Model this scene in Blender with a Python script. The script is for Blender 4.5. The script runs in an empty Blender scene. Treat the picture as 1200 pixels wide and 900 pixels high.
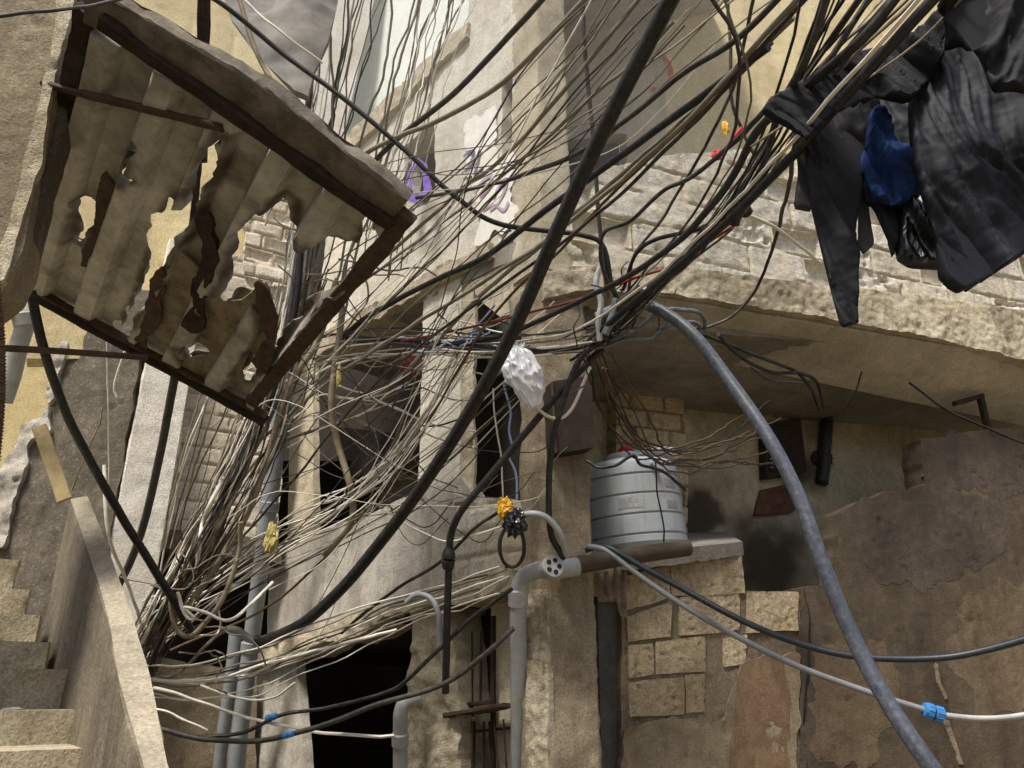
import bpy, bmesh, math, random
import numpy as np
from mathutils import Vector, Matrix
from mathutils import noise as mn

rnd = random.Random(11)
sc = bpy.context.scene
col = sc.collection
R = math.radians

# ------------------------------------------------------------------ camera
W0, H0, F0 = 1200.0, 900.0, 900.0
PITCH = R(22.0)
CAM = Vector((0, 0, 1.6))
RIGHT = Vector((1, 0, 0))
FWD = Vector((0, math.cos(PITCH), math.sin(PITCH)))
UPV = Vector((0, -math.sin(PITCH), math.cos(PITCH)))
cd = bpy.data.cameras.new('camera')
cam = bpy.data.objects.new('camera', cd)
col.objects.link(cam)
cam.location = CAM
cam.rotation_euler = (math.pi / 2 + PITCH, 0, 0)
cd.sensor_width = 36.0
cd.lens = 36.0 * F0 / W0
cd.clip_start = 0.05
cd.clip_end = 2000
sc.camera = cam


def ray(px, py):
    return RIGHT * ((px - W0 / 2) / F0) + UPV * ((H0 / 2 - py) / F0) + FWD


def P(px, py, d):
    return CAM + ray(px, py) * d


def PY(px, py, Y):
    r = ray(px, py)
    return CAM + r * (Y / r.y)


class Plane:
    def __init__(s, O, N):
        s.O = Vector(O); s.N = Vector(N).normalized()
        V = Vector((0, 0, 1)); V = (V - s.N * V.dot(s.N))
        if V.length < 1e-4: V = Vector((0, 1, 0))
        s.V = V.normalized(); s.U = s.V.cross(s.N).normalized()

    def hit(s, px, py):
        r = ray(px, py)
        return CAM + r * (s.N.dot(s.O - CAM) / s.N.dot(r))

    def uv(s, px, py):
        q = s.hit(px, py) - s.O
        return (q.dot(s.U), q.dot(s.V))

    def off(s, k):
        p = Plane(s.O + s.N * k, s.N)
        p.U, p.V = s.U.copy(), s.V.copy()
        return p


# ------------------------------------------------------------------ noise
def h2(ix, iy, seed=0.0):
    v = np.sin(ix * 127.1 + iy * 311.7 + seed * 74.7) * 43758.5453
    return v - np.floor(v)


def vn(x, y, seed=0.0):
    ix, iy = np.floor(x), np.floor(y)
    fx, fy = x - ix, y - iy
    fx = fx * fx * (3 - 2 * fx); fy = fy * fy * (3 - 2 * fy)
    a, b = h2(ix, iy, seed), h2(ix + 1, iy, seed)
    c, d = h2(ix, iy + 1, seed), h2(ix + 1, iy + 1, seed)
    return ((a * (1 - fx) + b * fx) * (1 - fy) + (c * (1 - fx) + d * fx) * fy) * 2 - 1


def fbm(x, y, seed=0.0, o=4):
    s = np.zeros_like(x); a = 1.0; t = 0.0
    for k in range(o):
        s += a * vn(x * 2 ** k + 13.7 * k, y * 2 ** k - 7.1 * k, seed + k); t += a; a *= .5
    return s / t


def sst(a, b, x):
    t = np.clip((x - a) / (b - a), 0, 1)
    return t * t * (3 - 2 * t)


# ------------------------------------------------------------------ object helpers
def link(o, parent=None):
    col.objects.link(o)
    if parent is not None:
        o.parent = parent
        o.matrix_parent_inverse = Matrix.Translation(-parent.location)
    return o


def tag(o, label=None, cat=None, group=None, kind=None):
    if label: o['label'] = label
    if cat: o['category'] = cat
    if group: o['group'] = group
    if kind: o['kind'] = kind
    return o


def thing(name, label, cat, loc, group=None):
    o = bpy.data.objects.new(name, None)
    o.empty_display_size = .1
    o.location = Vector(loc)
    col.objects.link(o)
    return tag(o, label, cat, group)


def mobj(name, verts, faces, mat, parent=None, tint=None, sharp=40, smooth=True):
    me = bpy.data.meshes.new(name)
    me.from_pydata([tuple(v) for v in verts], [], faces)
    if smooth:
        me.polygons.foreach_set('use_smooth', [True] * len(me.polygons))
        me.set_sharp_from_angle(angle=R(sharp))
    if tint is not None:
        at = me.attributes.new('tint', 'FLOAT_COLOR', 'POINT')
        a = np.ones((len(verts), 4), dtype=np.float32); a[:, :3] = tint
        at.data.foreach_set('color', a.ravel())
    me.materials.append(mat)
    me.update()
    o = bpy.data.objects.new(name, me)
    return link(o, parent)


def inpoly(x, y, poly):
    ins = np.zeros(x.shape, bool)
    n = len(poly)
    for i in range(n):
        x1, y1 = poly[i]; x2, y2 = poly[(i + 1) % n]
        if y1 == y2: continue
        c = ((y1 > y) != (y2 > y)) & (x < (x2 - x1) * (y - y1) / (y2 - y1) + x1)
        ins ^= c
    return ins


def ragged(poly, amp, step, seed):
    if amp <= 0: return poly
    out = []
    n = len(poly)
    for i in range(n):
        a = np.array(poly[i]); b = np.array(poly[(i + 1) % n])
        L = np.linalg.norm(b - a); k = max(1, int(L / step))
        nrm = np.array([-(b - a)[1], (b - a)[0]]) / max(L, 1e-6)
        for j in range(k):
            p = a + (b - a) * j / k
            q = fbm(np.array([p[0] * 5.0]), np.array([p[1] * 5.0]), seed, 4)[0]
            out.append(tuple(p + nrm * q * amp * 2))
    return out


def panel(name, pl, outer, mat, parent=None, holes=(), res=.035, disp=None, thick=.15,
          rag=0.0, hrag=None, seed=1.0, uvs=False, sharp=50):
    """polygonal wall on a plane: displaced front face, flat back, closed rim"""
    if not uvs:
        outer = [pl.uv(*p) for p in outer]
        holes = [[pl.uv(*p) for p in h] for h in holes]
    outer = ragged(outer, rag, res, seed)
    hr = rag if hrag is None else hrag
    holes = [ragged(h, hr, res, seed + 3) for h in holes]
    xs = [p[0] for p in outer]; ys = [p[1] for p in outer]
    x0, x1, y0, y1 = min(xs) - res, max(xs) + res, min(ys) - res, max(ys) + res
    nx, ny = int((x1 - x0) / res) + 1, int((y1 - y0) / res) + 1
    gx = x0 + np.arange(nx + 1) * res; gy = y0 + np.arange(ny + 1) * res
    X, Y = np.meshgrid(gx, gy, indexing='ij')
    cx = X[:-1, :-1] + res / 2; cy = Y[:-1, :-1] + res / 2
    keep = inpoly(cx, cy, outer)
    for h in holes: keep &= ~inpoly(cx, cy, h)
    I, J = np.nonzero(keep)
    stride = ny + 1
    q = np.stack([I * stride + J, (I + 1) * stride + J, (I + 1) * stride + J + 1, I * stride + J + 1], 1)
    used, inv = np.unique(q.ravel(), return_inverse=True)
    q = inv.reshape(-1, 4)
    u = X.ravel()[used].copy(); v = Y.ravel()[used].copy()
    ed = np.concatenate([q[:, [0, 1]], q[:, [1, 2]], q[:, [2, 3]], q[:, [3, 0]]])
    key = np.sort(ed, 1); key = key[:, 0].astype(np.int64) * (len(u) + 1) + key[:, 1]
    _, idx, cnt = np.unique(key, return_index=True, return_counts=True)
    bed = ed[idx[cnt == 1]]
    bv = np.unique(bed)
    segs = []
    for pg in [outer] + list(holes):
        a = np.array(pg); b = np.roll(a, -1, 0); segs.append(np.concatenate([a, b], 1))
    sg = np.concatenate(segs)
    pu, pv = u[bv][:, None], v[bv][:, None]
    ax, ay, bx, by = sg[:, 0], sg[:, 1], sg[:, 2], sg[:, 3]
    dx, dy = bx - ax, by - ay
    t = np.clip(((pu - ax) * dx + (pv - ay) * dy) / np.maximum(dx * dx + dy * dy, 1e-9), 0, 1)
    qx, qy = ax + t * dx, ay + t * dy
    dd = (pu - qx) ** 2 + (pv - qy) ** 2
    k = dd.argmin(1); ar = np.arange(len(bv))
    ok = dd[ar, k] < (1.3 * res) ** 2
    u[bv[ok]] = qx[ar, k][ok]; v[bv[ok]] = qy[ar, k][ok]
    if disp is not None:
        dn, tint = disp(u, v)
    else:
        dn = np.zeros_like(u); tint = np.stack([u * 0 + .5, u * 0, u * 0], 1)
    O, U, V, N = [np.array(a) for a in (pl.O, pl.U, pl.V, pl.N)]
    base = O + u[:, None] * U + v[:, None] * V
    front = base + dn[:, None] * N
    back = base - thick * N
    n = len(u)
    verts = np.concatenate([front, back])
    faces = q.tolist() + (q[:, ::-1] + n).tolist()
    faces += [[b, a, a + n, b + n] for a, b in bed.tolist()]
    return mobj(name, verts.tolist(), faces, mat, parent, tint=np.concatenate([tint, tint]), sharp=sharp)


def d_conc(amp=.012, sc_=3.0, fine=.004, seed=0.0):
    def f(u, v):
        a = fbm(u * sc_, v * sc_, seed, 4); b = fbm(u * 18, v * 18, seed + 5, 3)
        pit = sst(.45, .7, fbm(u * 9, v * 9, seed + 9, 3))
        dn = a * amp + b * fine - pit * fine * 3
        return dn, np.stack([.5 + .5 * fbm(u * 2, v * 2, seed + 2), pit * .6, .5 + .5 * a], 1)
    return f


def d_block(bl=.4, bh=.2, mort=.014, rough=.006, seed=0.0, smear=.3, broken=0.0, mw=.02):
    def f(u, v):
        vv = v + .02 * vn(u * 1.3, v * 1.3, seed) ; uu = u + .012 * vn(u * 2, v * 2, seed + 1)
        row = np.floor(vv / bh)
        off = (row % 2) * .5 + (h2(row, row * 0 + 3, seed) - .5) * .3
        cc = uu / bl + off
        c = np.floor(cc)
        fu, fv = cc - c, vv / bh - row
        d = np.minimum(np.minimum(fu, 1 - fu) * bl, np.minimum(fv, 1 - fv) * bh)
        d = d + .006 * fbm(u * 14, v * 14, seed + 2, 3)
        m = 1 - sst(mw * .3, mw, d)
        sm = sst(.55 - smear, .75 - smear, fbm(u * 1.7, v * 1.7, seed + 4, 3))
        idr = h2(row, c, seed + 8)
        dn = -m * mort * (1 - .85 * sm) + (idr - .5) * .016 * (1 - sm) + rough * fbm(u * 11, v * 11, seed + 5, 4)
        dn += .01 * fbm(u * 2.2, v * 2.2, seed + 6, 3)
        if broken > 0:
            br = sst(.66, .76, h2(row, c, seed + 21) + .12 * fbm(u * 9, v * 9, seed + 22))
            inn = sst(.02, .05, d)
            dn -= br * inn * broken
        return dn, np.stack([idr, m * (1 - .5 * sm), sm], 1)
    return f


def d_rubble(amp=.04, seed=0.0, cell=.15):
    def f(u, v):
        x, y = u / cell * .8 + .5 * fbm(u * 9, v * 9, seed + 7, 3), v / cell + .5 * fbm(u * 9, v * 9, seed + 8, 3)
        ix, iy = np.floor(x), np.floor(y)
        f1 = np.full_like(u, 9.0); idc = np.zeros_like(u)
        for a in (-1, 0, 1):
            for b in (-1, 0, 1):
                jx, jy = ix + a, iy + b
                px_, py_ = jx + h2(jx, jy, seed), jy + h2(jx, jy, seed + 1)
                dd = np.hypot(x - px_, y - py_); c = dd < f1
                idc = np.where(c, h2(jx, jy, seed + 2), idc); f1 = np.where(c, dd, f1)
        stone = 1 - sst(.25, .75, f1)
        msk = sst(-.1, .25, fbm(u * 2.2, v * 2.2, seed + 3, 3))
        fine = fbm(u * 22, v * 22, seed + 4, 4); rdg = 1 - 2 * np.abs(fbm(u * 8, v * 8, seed + 5, 4))
        dn = amp * (.9 * fbm(u * 2.6, v * 2.6, seed + 6, 5) + .28 * stone * msk * (.5 + idc) + .3 * rdg) + .013 * fine
        return dn, np.stack([idc, (1 - stone) * msk * .7, .5 + .5 * fine], 1)
    return f


def prism(name, foot, z0, z1, mat, parent=None, amp=.012, res=.06, seed=0.0, M=None, lean=(0, 0), cham=.012):
    """footprint polygon swept z0..z1, surface roughened"""
    n = len(foot)
    A = sum(foot[i][0] * foot[(i + 1) % n][1] - foot[(i + 1) % n][0] * foot[i][1] for i in range(n))
    if A < 0: foot = foot[::-1]
    pts = []
    for i in range(n):
        a = Vector(foot[i][:2]); b = Vector(foot[(i + 1) % n][:2]); p = Vector(foot[i - 1][:2])
        L = (b - a).length; e = (b - a) / max(L, 1e-6); k = max(1, int(L / res))
        c = min(cham, L * .3)
        nr = Vector((e.y, -e.x))
        ts = sorted(set([c / L, 1 - c / L] + [j / k for j in range(1, k) if c / L < j / k < 1 - c / L]))
        for t in ts: pts.append((a + (b - a) * t, nr))
    m = len(pts); nz = max(1, int((z1 - z0) / res))
    verts, faces = [], []
    for j in range(nz + 1):
        z = z0 + (z1 - z0) * j / nz
        for p, nr in pts:
            q = Vector((p.x, p.y, z))
            s = mn.fractal(q * 4 + Vector((seed, 0, 0)), 1, 2, 4) * amp + mn.noise(q * 20 + Vector((seed, 3, 0))) * amp * .4
            verts.append(Vector((p.x + nr.x * s + lean[0] * (z - z0), p.y + nr.y * s + lean[1] * (z - z0), z)))
    for j in range(nz):
        for i in range(m):
            a, b = j * m + i, j * m + (i + 1) % m
            faces.append([a, b, b + m, a + m])
    faces.append(list(range(m))[::-1]); faces.append([nz * m + i for i in range(m)])
    if M is not None: verts = [M @ v for v in verts]
    tint = np.array([[.5 + .5 * mn.noise(v * 2), 0, .5] for v in verts])
    return mobj(name, verts, faces, mat, parent, tint=tint)


def beam(name, a, b, w, h, mat, parent=None, up=(0, 0, 1), amp=.008, res=.05, seed=0.0, cham=.006):
    a, b = Vector(a), Vector(b); zz = (b - a).normalized()
    x = Vector(up).cross(zz)
    if x.length < 1e-3: x = Vector((1, 0, 0))
    x.normalize(); y = zz.cross(x)
    M = Matrix((x, y, zz)).transposed().to_4x4(); M.translation = a
    f = [(-w / 2, -h / 2), (w / 2, -h / 2), (w / 2, h / 2), (-w / 2, h / 2)]
    return prism(name, f, 0, (b - a).length, mat, parent, amp, res, seed, M, cham=cham)


def patch(name, c00, c10, c11, c01, mat, parent=None, n=40, m=30, disp=None, thick=.15, seed=0.0):
    """bilinear sheet; normal = (c10-c00)x(c01-c00)"""
    c = [np.array(Vector(k)) for k in (c00, c10, c11, c01)]
    s, t = np.meshgrid(np.linspace(0, 1, n + 1), np.linspace(0, 1, m + 1), indexing='ij')
    s, t = s.ravel(), t.ravel()
    Bp = (c[0] * ((1 - s) * (1 - t))[:, None] + c[1] * (s * (1 - t))[:, None] + c[2] * (s * t)[:, None] + c[3] * ((1 - s) * t)[:, None])
    N = np.cross(c[1] - c[0], c[3] - c[0]); N = N / np.linalg.norm(N)
    Lu, Lv = np.linalg.norm(c[1] - c[0]), np.linalg.norm(c[3] - c[0])
    f = disp or d_conc(seed=seed)
    dn, tint = f(s * Lu, t * Lv)
    idx = np.arange((n + 1) * (m + 1)).reshape(n + 1, m + 1)
    q = np.stack([idx[:-1, :-1], idx[1:, :-1], idx[1:, 1:], idx[:-1, 1:]], -1).reshape(-1, 4)
    ed = np.concatenate([q[:, [0, 1]], q[:, [1, 2]], q[:, [2, 3]], q[:, [3, 0]]])
    key = np.sort(ed, 1); key = key[:, 0] * 1000000 + key[:, 1]
    _, ii, cnt = np.unique(key, return_index=True, return_counts=True)
    bed = ed[ii[cnt == 1]]
    k = len(s)
    verts = np.concatenate([Bp + dn[:, None] * N, Bp - thick * N])
    faces = q.tolist() + (q[:, ::-1] + k).tolist() + [[b, a, a + k, b + k] for a, b in bed.tolist()]
    return mobj(name, verts.tolist(), faces, mat, parent, tint=np.concatenate([tint, tint]), sharp=50)


def crom(pts, per=8):
    pts = [Vector(p) for p in pts]
    if len(pts) == 2:
        return [pts[0].lerp(pts[1], i / per) for i in range(per + 1)]
    ext = [pts[0] * 2 - pts[1]] + pts + [pts[-1] * 2 - pts[-2]]
    out = []
    for i in range(1, len(ext) - 2):
        p0, p1, p2, p3 = ext[i - 1:i + 3]
        for k in range(per):
            t = k / per
            out.append(.5 * ((2 * p1) + (p2 - p0) * t + (2 * p0 - 5 * p1 + 4 * p2 - p3) * t * t + (3 * p1 - p0 - 3 * p2 + p3) * t ** 3))
    out.append(pts[-1])
    return out


def tube_data(path, rad, sides=6, caps=True, jit=0.0, hollow=0.0):
    n = len(path)
    tang = [(path[min(i + 1, n - 1)] - path[max(i - 1, 0)]).normalized() for i in range(n)]
    t0 = tang[0]
    x = t0.cross(Vector((0, 0, 1)))
    if x.length < .05: x = t0.cross(Vector((1, 0, 0)))
    x.normalize()
    V, Fc = [], []
    for i in range(n):
        x = (x - tang[i] * x.dot(tang[i])).normalized(); y = tang[i].cross(x)
        r = rad(i / (n - 1)) if callable(rad) else rad
        for k in range(sides):
            a = 2 * math.pi * k / sides
            V.append(path[i] + x * (math.cos(a) * r) + y * (math.sin(a) * r))
    for i in range(n - 1):
        for k in range(sides):
            a, b = i * sides + k, i * sides + (k + 1) % sides
            Fc.append([a, b, b + sides, a + sides])
    if caps:
        Fc.append(list(range(sides))[::-1]); Fc.append([(n - 1) * sides + k for k in range(sides)])
    return V, Fc


def tube(name, pts, rad, mat, parent=None, sides=8, per=8, wob=0.0, smoothpath=True):
    path = crom(pts, per) if smoothpath else [Vector(p) for p in pts]
    if wob > 0:
        o = Vector((rnd.uniform(0, 99), rnd.uniform(0, 99), 0))
        L = 0.0; q = []
        for i, p in enumerate(path):
            if i: L += (path[i] - path[i - 1]).length
            e = min(1, i / 3, (len(path) - 1 - i) / 3)
            q.append(p + mn.noise_vector(o + Vector((L * 3.0, 0, 0))) * wob * e + mn.noise_vector(o + Vector((L * 9.0, 5, 0))) * wob * .3 * e)
        path = q
    V, Fc = tube_data(path, rad, sides)
    return mobj(name, V, Fc, mat, parent, sharp=60)


def lathe(name, prof, M, mat, parent=None, seg=40, sharp=30):
    V, Fc = [], []
    for r, z in prof:
        for k in range(seg):
            a = 2 * math.pi * k / seg
            V.append(M @ Vector((r * math.cos(a), r * math.sin(a), z)))
    for j in range(len(prof) - 1):
        for k in range(seg):
            a, b = j * seg + k, j * seg + (k + 1) % seg
            Fc.append([a, b, b + seg, a + seg])
    Fc.append(list(range(seg))[::-1]); Fc.append([(len(prof) - 1) * seg + k for k in range(seg)])
    return mobj(name, V, Fc, mat, parent, sharp=sharp)


def axisM(o, z, up=(0, 0, 1)):
    z = Vector(z).normalized(); x = Vector(up).cross(z)
    if x.length < 1e-3: x = Vector((1, 0, 0))
    x.normalize(); y = z.cross(x)
    M = Matrix((x, y, z)).transposed().to_4x4(); M.translation = Vector(o)
    return M


def blob(name, c, sx, sy, sz, mat, parent=None, amp=.35, freq=3.0, seed=0.0, sub=4, crease=.5, sharp=25):
    bm = bmesh.new(); bmesh.ops.create_icosphere(bm, subdivisions=sub, radius=1)
    V = []
    for v in bm.verts:
        d = v.co.normalized()
        k = mn.noise(d * freq * .5 + Vector((seed, 0, 0)))
        cr = abs(mn.noise(d * freq * 1.6 + Vector((0, seed, 0)))) + .5 * abs(mn.noise(d * freq * 3.7 + Vector((0, seed, 4))))
        s = 1 + amp * k - crease * (.35 - cr)
        V.append(Vector(c) + Vector((d.x * sx, d.y * sy, d.z * sz)) * s)
    Fc = [[v.index for v in f.verts] for f in bm.faces]
    bm.free()
    return mobj(name, V, Fc, mat, parent, sharp=sharp)


# ------------------------------------------------------------------ materials
def lin(h):
    h = h.lstrip('#'); o = []
    for i in (0, 2, 4):
        c = int(h[i:i + 2], 16) / 255
        o.append(c / 12.92 if c <= .04045 else ((c + .055) / 1.055) ** 2.4)
    return (*o, 1)


class NT:
    def __init__(s, name, rough=.9):
        s.m = bpy.data.materials.new(name); s.m.use_nodes = True
        s.t = s.m.node_tree; s.n = s.t.nodes; s.l = s.t.links
        s.b = s.n['Principled BSDF']; s.b.inputs['Roughness'].default_value = rough
        s.b.inputs['Specular IOR Level'].default_value = .25
        s.tc = s.n.new('ShaderNodeTexCoord')

    def noise(s, scale, detail=6, rough=.6, stretch=None, dist=0.0):
        n = s.n.new('ShaderNodeTexNoise'); n.inputs['Scale'].default_value = scale
        n.inputs['Detail'].default_value = detail; n.inputs['Roughness'].default_value = rough
        n.inputs['Distortion'].default_value = dist
        if stretch:
            mp = s.n.new('ShaderNodeMapping'); mp.inputs['Scale'].default_value = stretch
            s.l.new(s.tc.outputs['Object'], mp.inputs['Vector']); s.l.new(mp.outputs[0], n.inputs['Vector'])
        else:
            s.l.new(s.tc.outputs['Object'], n.inputs['Vector'])
        return n.outputs['Fac']

    def ramp(s, fac, stops):
        r = s.n.new('ShaderNodeValToRGB'); e = r.color_ramp.elements
        while len(e) < len(stops): e.new(.5)
        for k, (p, c) in enumerate(stops):
            e[k].position = p; e[k].color = c if len(c) == 4 else (*c, 1)
        s.l.new(fac, r.inputs['Fac']); return r.outputs['Color']

    def mask(s, fac, a, b):
        r = s.n.new('ShaderNodeMapRange'); r.inputs['From Min'].default_value = a; r.inputs['From Max'].default_value = b
        s.l.new(fac, r.inputs['Value']); return r.outputs['Result']

    def mix(s, fac, a, b, mode='MIX'):
        m = s.n.new('ShaderNodeMix'); m.data_type = 'RGBA'; m.blend_type = mode
        for sock, v in ((m.inputs[0], fac), (m.inputs[6], a), (m.inputs[7], b)):
            if isinstance(v, (int, float)): sock.default_value = v
            elif isinstance(v, tuple): sock.default_value = v
            else: s.l.new(v, sock)
        return m.outputs[2]

    def math(s, op, a, b=None):
        m = s.n.new('ShaderNodeMath'); m.operation = op
        for sock, v in ((m.inputs[0], a), (m.inputs[1], b)):
            if v is None: continue
            if isinstance(v, (int, float)): sock.default_value = v
            else: s.l.new(v, sock)
        return m.outputs[0]

    def attr(s):
        a = s.n.new('ShaderNodeAttribute'); a.attribute_name = 'tint'
        sp = s.n.new('ShaderNodeSeparateColor'); s.l.new(a.outputs['Color'], sp.inputs[0])
        return sp.outputs

    def bump(s, h, strength=.4, dist=.01):
        b = s.n.new('ShaderNodeBump'); b.inputs['Strength'].default_value = strength
        b.inputs['Distance'].default_value = dist
        s.l.new(h, b.inputs['Height']); s.l.new(b.outputs[0], s.b.inputs['Normal'])

    def out(s, c):
        if isinstance(c, tuple): s.b.inputs['Base Color'].default_value = c
        else: s.l.new(c, s.b.inputs['Base Color'])
        return s.m


_lin = lin


def linD(h, k=.2):
    c = _lin(h); g = .3 * c[0] + .55 * c[1] + .15 * c[2]
    return tuple(x + (g - x) * k for x in c[:3]) + (1,)


def m_conc(name, dark, mid, light, stain, streak=.5, bump=.6, mott=1.6, pits=True, stain_amt=.55):
    lin = linD
    k = NT(name, .92)
    n1 = k.noise(mott, 8, .62); n2 = k.noise(9, 6, .65); n3 = k.noise(70, 4, .7)
    st = k.noise(3.2, 6, .6, (1.6, 1.6, .22), .6)
    c = k.ramp(n1, [(.3, lin(dark)), (.5, lin(mid)), (.7, lin(light))])
    c2 = k.ramp(n2, [(.32, lin(dark)), (.52, lin(mid)), (.72, lin(light))])
    c = k.mix(.45, c, c2)
    c = k.mix(k.mask(n3, .36, .6), k.mix(.42, c, (.03, .026, .02, 1)), c)
    c = k.mix(k.math('MULTIPLY', k.mask(k.noise(34, 5, .75), .55, .75), .34 if pits else .05), c, (.78, .72, .6, 1))
    c = k.mix(k.math('MULTIPLY', k.mask(st, .5, .72), streak), c, lin(stain))
    big = k.noise(.9, 5, .6, None, .4)
    c = k.mix(k.math('MULTIPLY', k.mask(big, .52, .68), stain_amt), c, lin(stain))
    a = k.attr()
    c = k.mix(k.math('MULTIPLY', a[1], .7), c, lin(stain))
    v = k.n.new('ShaderNodeTexVoronoi'); v.inputs['Scale'].default_value = 38
    k.l.new(k.tc.outputs['Object'], v.inputs['Vector'])
    pit = k.mask(v.outputs['Distance'], .0, .22)
    h = k.math('ADD', k.math('MULTIPLY', n3, .5), k.math('MULTIPLY', n2, .9))
    if pits: h = k.math('ADD', h, k.math('MULTIPLY', pit, .25))
    k.bump(h, bump, .02)
    return k.out(c)


def m_block(name, a_, b_, mortar, stain, bump=.8, stain_amt=.5, smearcol=None):
    lin = linD
    k = NT(name, .95)
    a = k.attr()
    n1 = k.noise(1.1, 7, .62, None, .3); n2 = k.noise(22, 6, .7); n3 = k.noise(90, 3, .7)
    st = k.noise(3.0, 5, .6, (1.6, 1.6, .2), .5)
    c = k.ramp(a[0], [(0.0, lin(a_)), (1.0, lin(b_))])
    c = k.mix(k.mask(n2, .35, .62), k.mix(.42, c, (.05, .04, .03, 1)), c)
    c = k.mix(k.mask(n3, .36, .58), k.mix(.4, c, (.04, .034, .026, 1)), c)
    c = k.mix(k.math('MULTIPLY', a[2], .55), c, lin(smearcol or b_))
    c = k.mix(k.math('MULTIPLY', a[1], .85), c, lin(mortar))
    c = k.mix(k.math('MULTIPLY', k.mask(n1, .48, .66), stain_amt), c, lin(stain))
    c = k.mix(k.math('MULTIPLY', k.mask(st, .55, .75), stain_amt * .8), c, lin(stain))
    h = k.math('ADD', k.math('MULTIPLY', n2, 1.0), k.math('MULTIPLY', n3, .6))
    k.bump(h, bump, .02)
    return k.out(c)


def m_plain(name, c, rough=.6, var=.25, scale=8, bump=.15, dust=None, dust_amt=.4, spec=.3, metal=0.0, streak=0.0, streakcol='#5a3a22'):
    k = NT(name, rough)
    k.b.inputs['Specular IOR Level'].default_value = spec; k.b.inputs['Metallic'].default_value = metal
    n = k.noise(scale, 6, .65); n2 = k.noise(scale * 7, 4, .6)
    cc = lin(c)
    dk = tuple(x * (1 - var) for x in cc[:3]) + (1,); lt = tuple(min(1, x * (1 + var)) for x in cc[:3]) + (1,)
    o = k.ramp(n, [(.3, dk), (.7, lt)])
    if dust: o = k.mix(k.math('MULTIPLY', k.mask(k.noise(scale * 1.7, 6, .7), .45, .7), dust_amt), o, lin(dust))
    if streak:
        s_ = k.noise(6, 6, .6, (2.2, 2.2, .18), .5)
        o = k.mix(k.math('MULTIPLY', k.mask(s_, .52, .7), streak), o, lin(streakcol))
    k.bump(n2, bump, .005)
    return k.out(o)


MT = {}
MT['patch_a'] = m_conc('plaster_patch_dark', '#41352a', '#54463a', '#6a5a48', '#302820', .4, .6, 1.5, False)
MT['patch_b'] = m_conc('plaster_patch_tan', '#57472f', '#6f5c40', '#8a7450', '#4a3622', .7, .6, 1.5, False)
MT['lit_top'] = m_conc('lit_top_concrete', '#8f846c', '#b0a488', '#c6bb9f', '#73684f', .5)  # pale tone stands in for light on the stair parapet top
MT['mortar'] = m_conc('mortar_brown', '#6b5c44', '#837154', '#9a8766', '#54442f', .4)
MT['pier_pale'] = m_conc('concrete_pier_pale', '#d3cab2', '#ebe3cf', '#f6f1e3', '#b9ad92', .3)  # extra pale to make up for missing sun on the pier
MT['conc_warm'] = m_conc('concrete_warm', '#a89a78', '#cbbd98', '#e0d4b6', '#85765a', .45)
MT['conc_pale'] = m_conc('concrete_pale', '#c4bba4', '#e0d7c0', '#efe9d8', '#a89c80', .4)
MT['conc_grey'] = m_conc('concrete_grey', '#9a9382', '#c0b8a6', '#d8d1c0', '#766d5b', .6)
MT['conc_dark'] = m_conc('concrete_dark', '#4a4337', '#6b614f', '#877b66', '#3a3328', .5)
MT['conc_brown'] = m_conc('concrete_brown', '#7d6d52', '#9c8a68', '#b7a582', '#57493a', .5)
MT['conc_rough'] = m_conc('concrete_rough', '#a2936f', '#cabb97', '#e6dabb', '#7d6d50', .35, 1.0)
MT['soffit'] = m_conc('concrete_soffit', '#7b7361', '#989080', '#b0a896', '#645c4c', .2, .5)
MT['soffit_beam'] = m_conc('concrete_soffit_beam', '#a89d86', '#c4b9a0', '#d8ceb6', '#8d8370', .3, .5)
MT['plaster'] = m_conc('plaster_ochre', '#a3936f', '#c6b48b', '#e0d0a8', '#3a3024', .2, .35, 1.2, False)
MT['plaster_y'] = m_conc('plaster_yellow', '#c0a866', '#d3bd7c', '#dfcc92', '#a08a55', .35, .3, 1.2, False)
MT['plaster_up'] = m_conc('plaster_upper', '#d6be7c', '#e6d294', '#f0e2b2', '#b39d68', .4, .35, 1.2, False)
MT['plaster_gry'] = m_conc('plaster_shade_grey', '#b3a488', '#c9ba9c', '#dccfb4', '#94866a', .4, .35, 1.2, False)  # greyed to stand for the shadow behind the upper column
MT['plaster_brn'] = m_conc('plaster_brown', '#463a2a', '#5c4d38', '#746246', '#33291d', .5, .55, .8, False, .8)  # brown plaster, dimmed in colour so the lower wall reads shaded
MT['plaster_grn'] = m_conc('plaster_green_glare', '#dfe9da', '#eef4e8', '#fbfcf6', '#cfd8c4', .35, .25, 1.2, False)  # near-white green, glare at the top put into the colour
MT['plaster_wht'] = m_conc('plaster_pale', '#dcd4be', '#ece6d6', '#f6f2e8', '#bdb298', .4, .3, 1.2, False)
MT['plaster_blue'] = m_conc('door_blue_grey', '#4c4a44', '#615f57', '#73706a', '#3a372f', .5, .3, 1.2, False)
MT['block_pale'] = m_block('block_parapet', '#ded3b8', '#f3ebd5', '#c4b592', '#c0ad86', .9, .45, '#d8ccb0')
MT['block_far'] = m_block('block_far', '#e6d8ba', '#f6ecd4', '#ab9b7e', '#c9b896', .7, .35, '#cbbb98')  # brightened to make up for missing sun on the far wall
MT['block_low'] = m_block('block_low', '#d2b682', '#ecd6a4', '#6b573b', '#6e5839', .9, .6, '#7d6848')
MT['room'] = m_plain('shade_dark_room', '#2b251d', .95, .4, 2, .2)  # near-black stands in for shade inside the rooms
MT['room_low'] = m_plain('shade_dark_ground_room', '#15120e', .95, .4, 2, .2)  # deeper interior shade for the ground storey, put into the colour
MT['room_wall'] = m_plain('room_wall', '#3a3126', .95, .4, 1.5, .2)  # interior shade put into a dark wall colour
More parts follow.
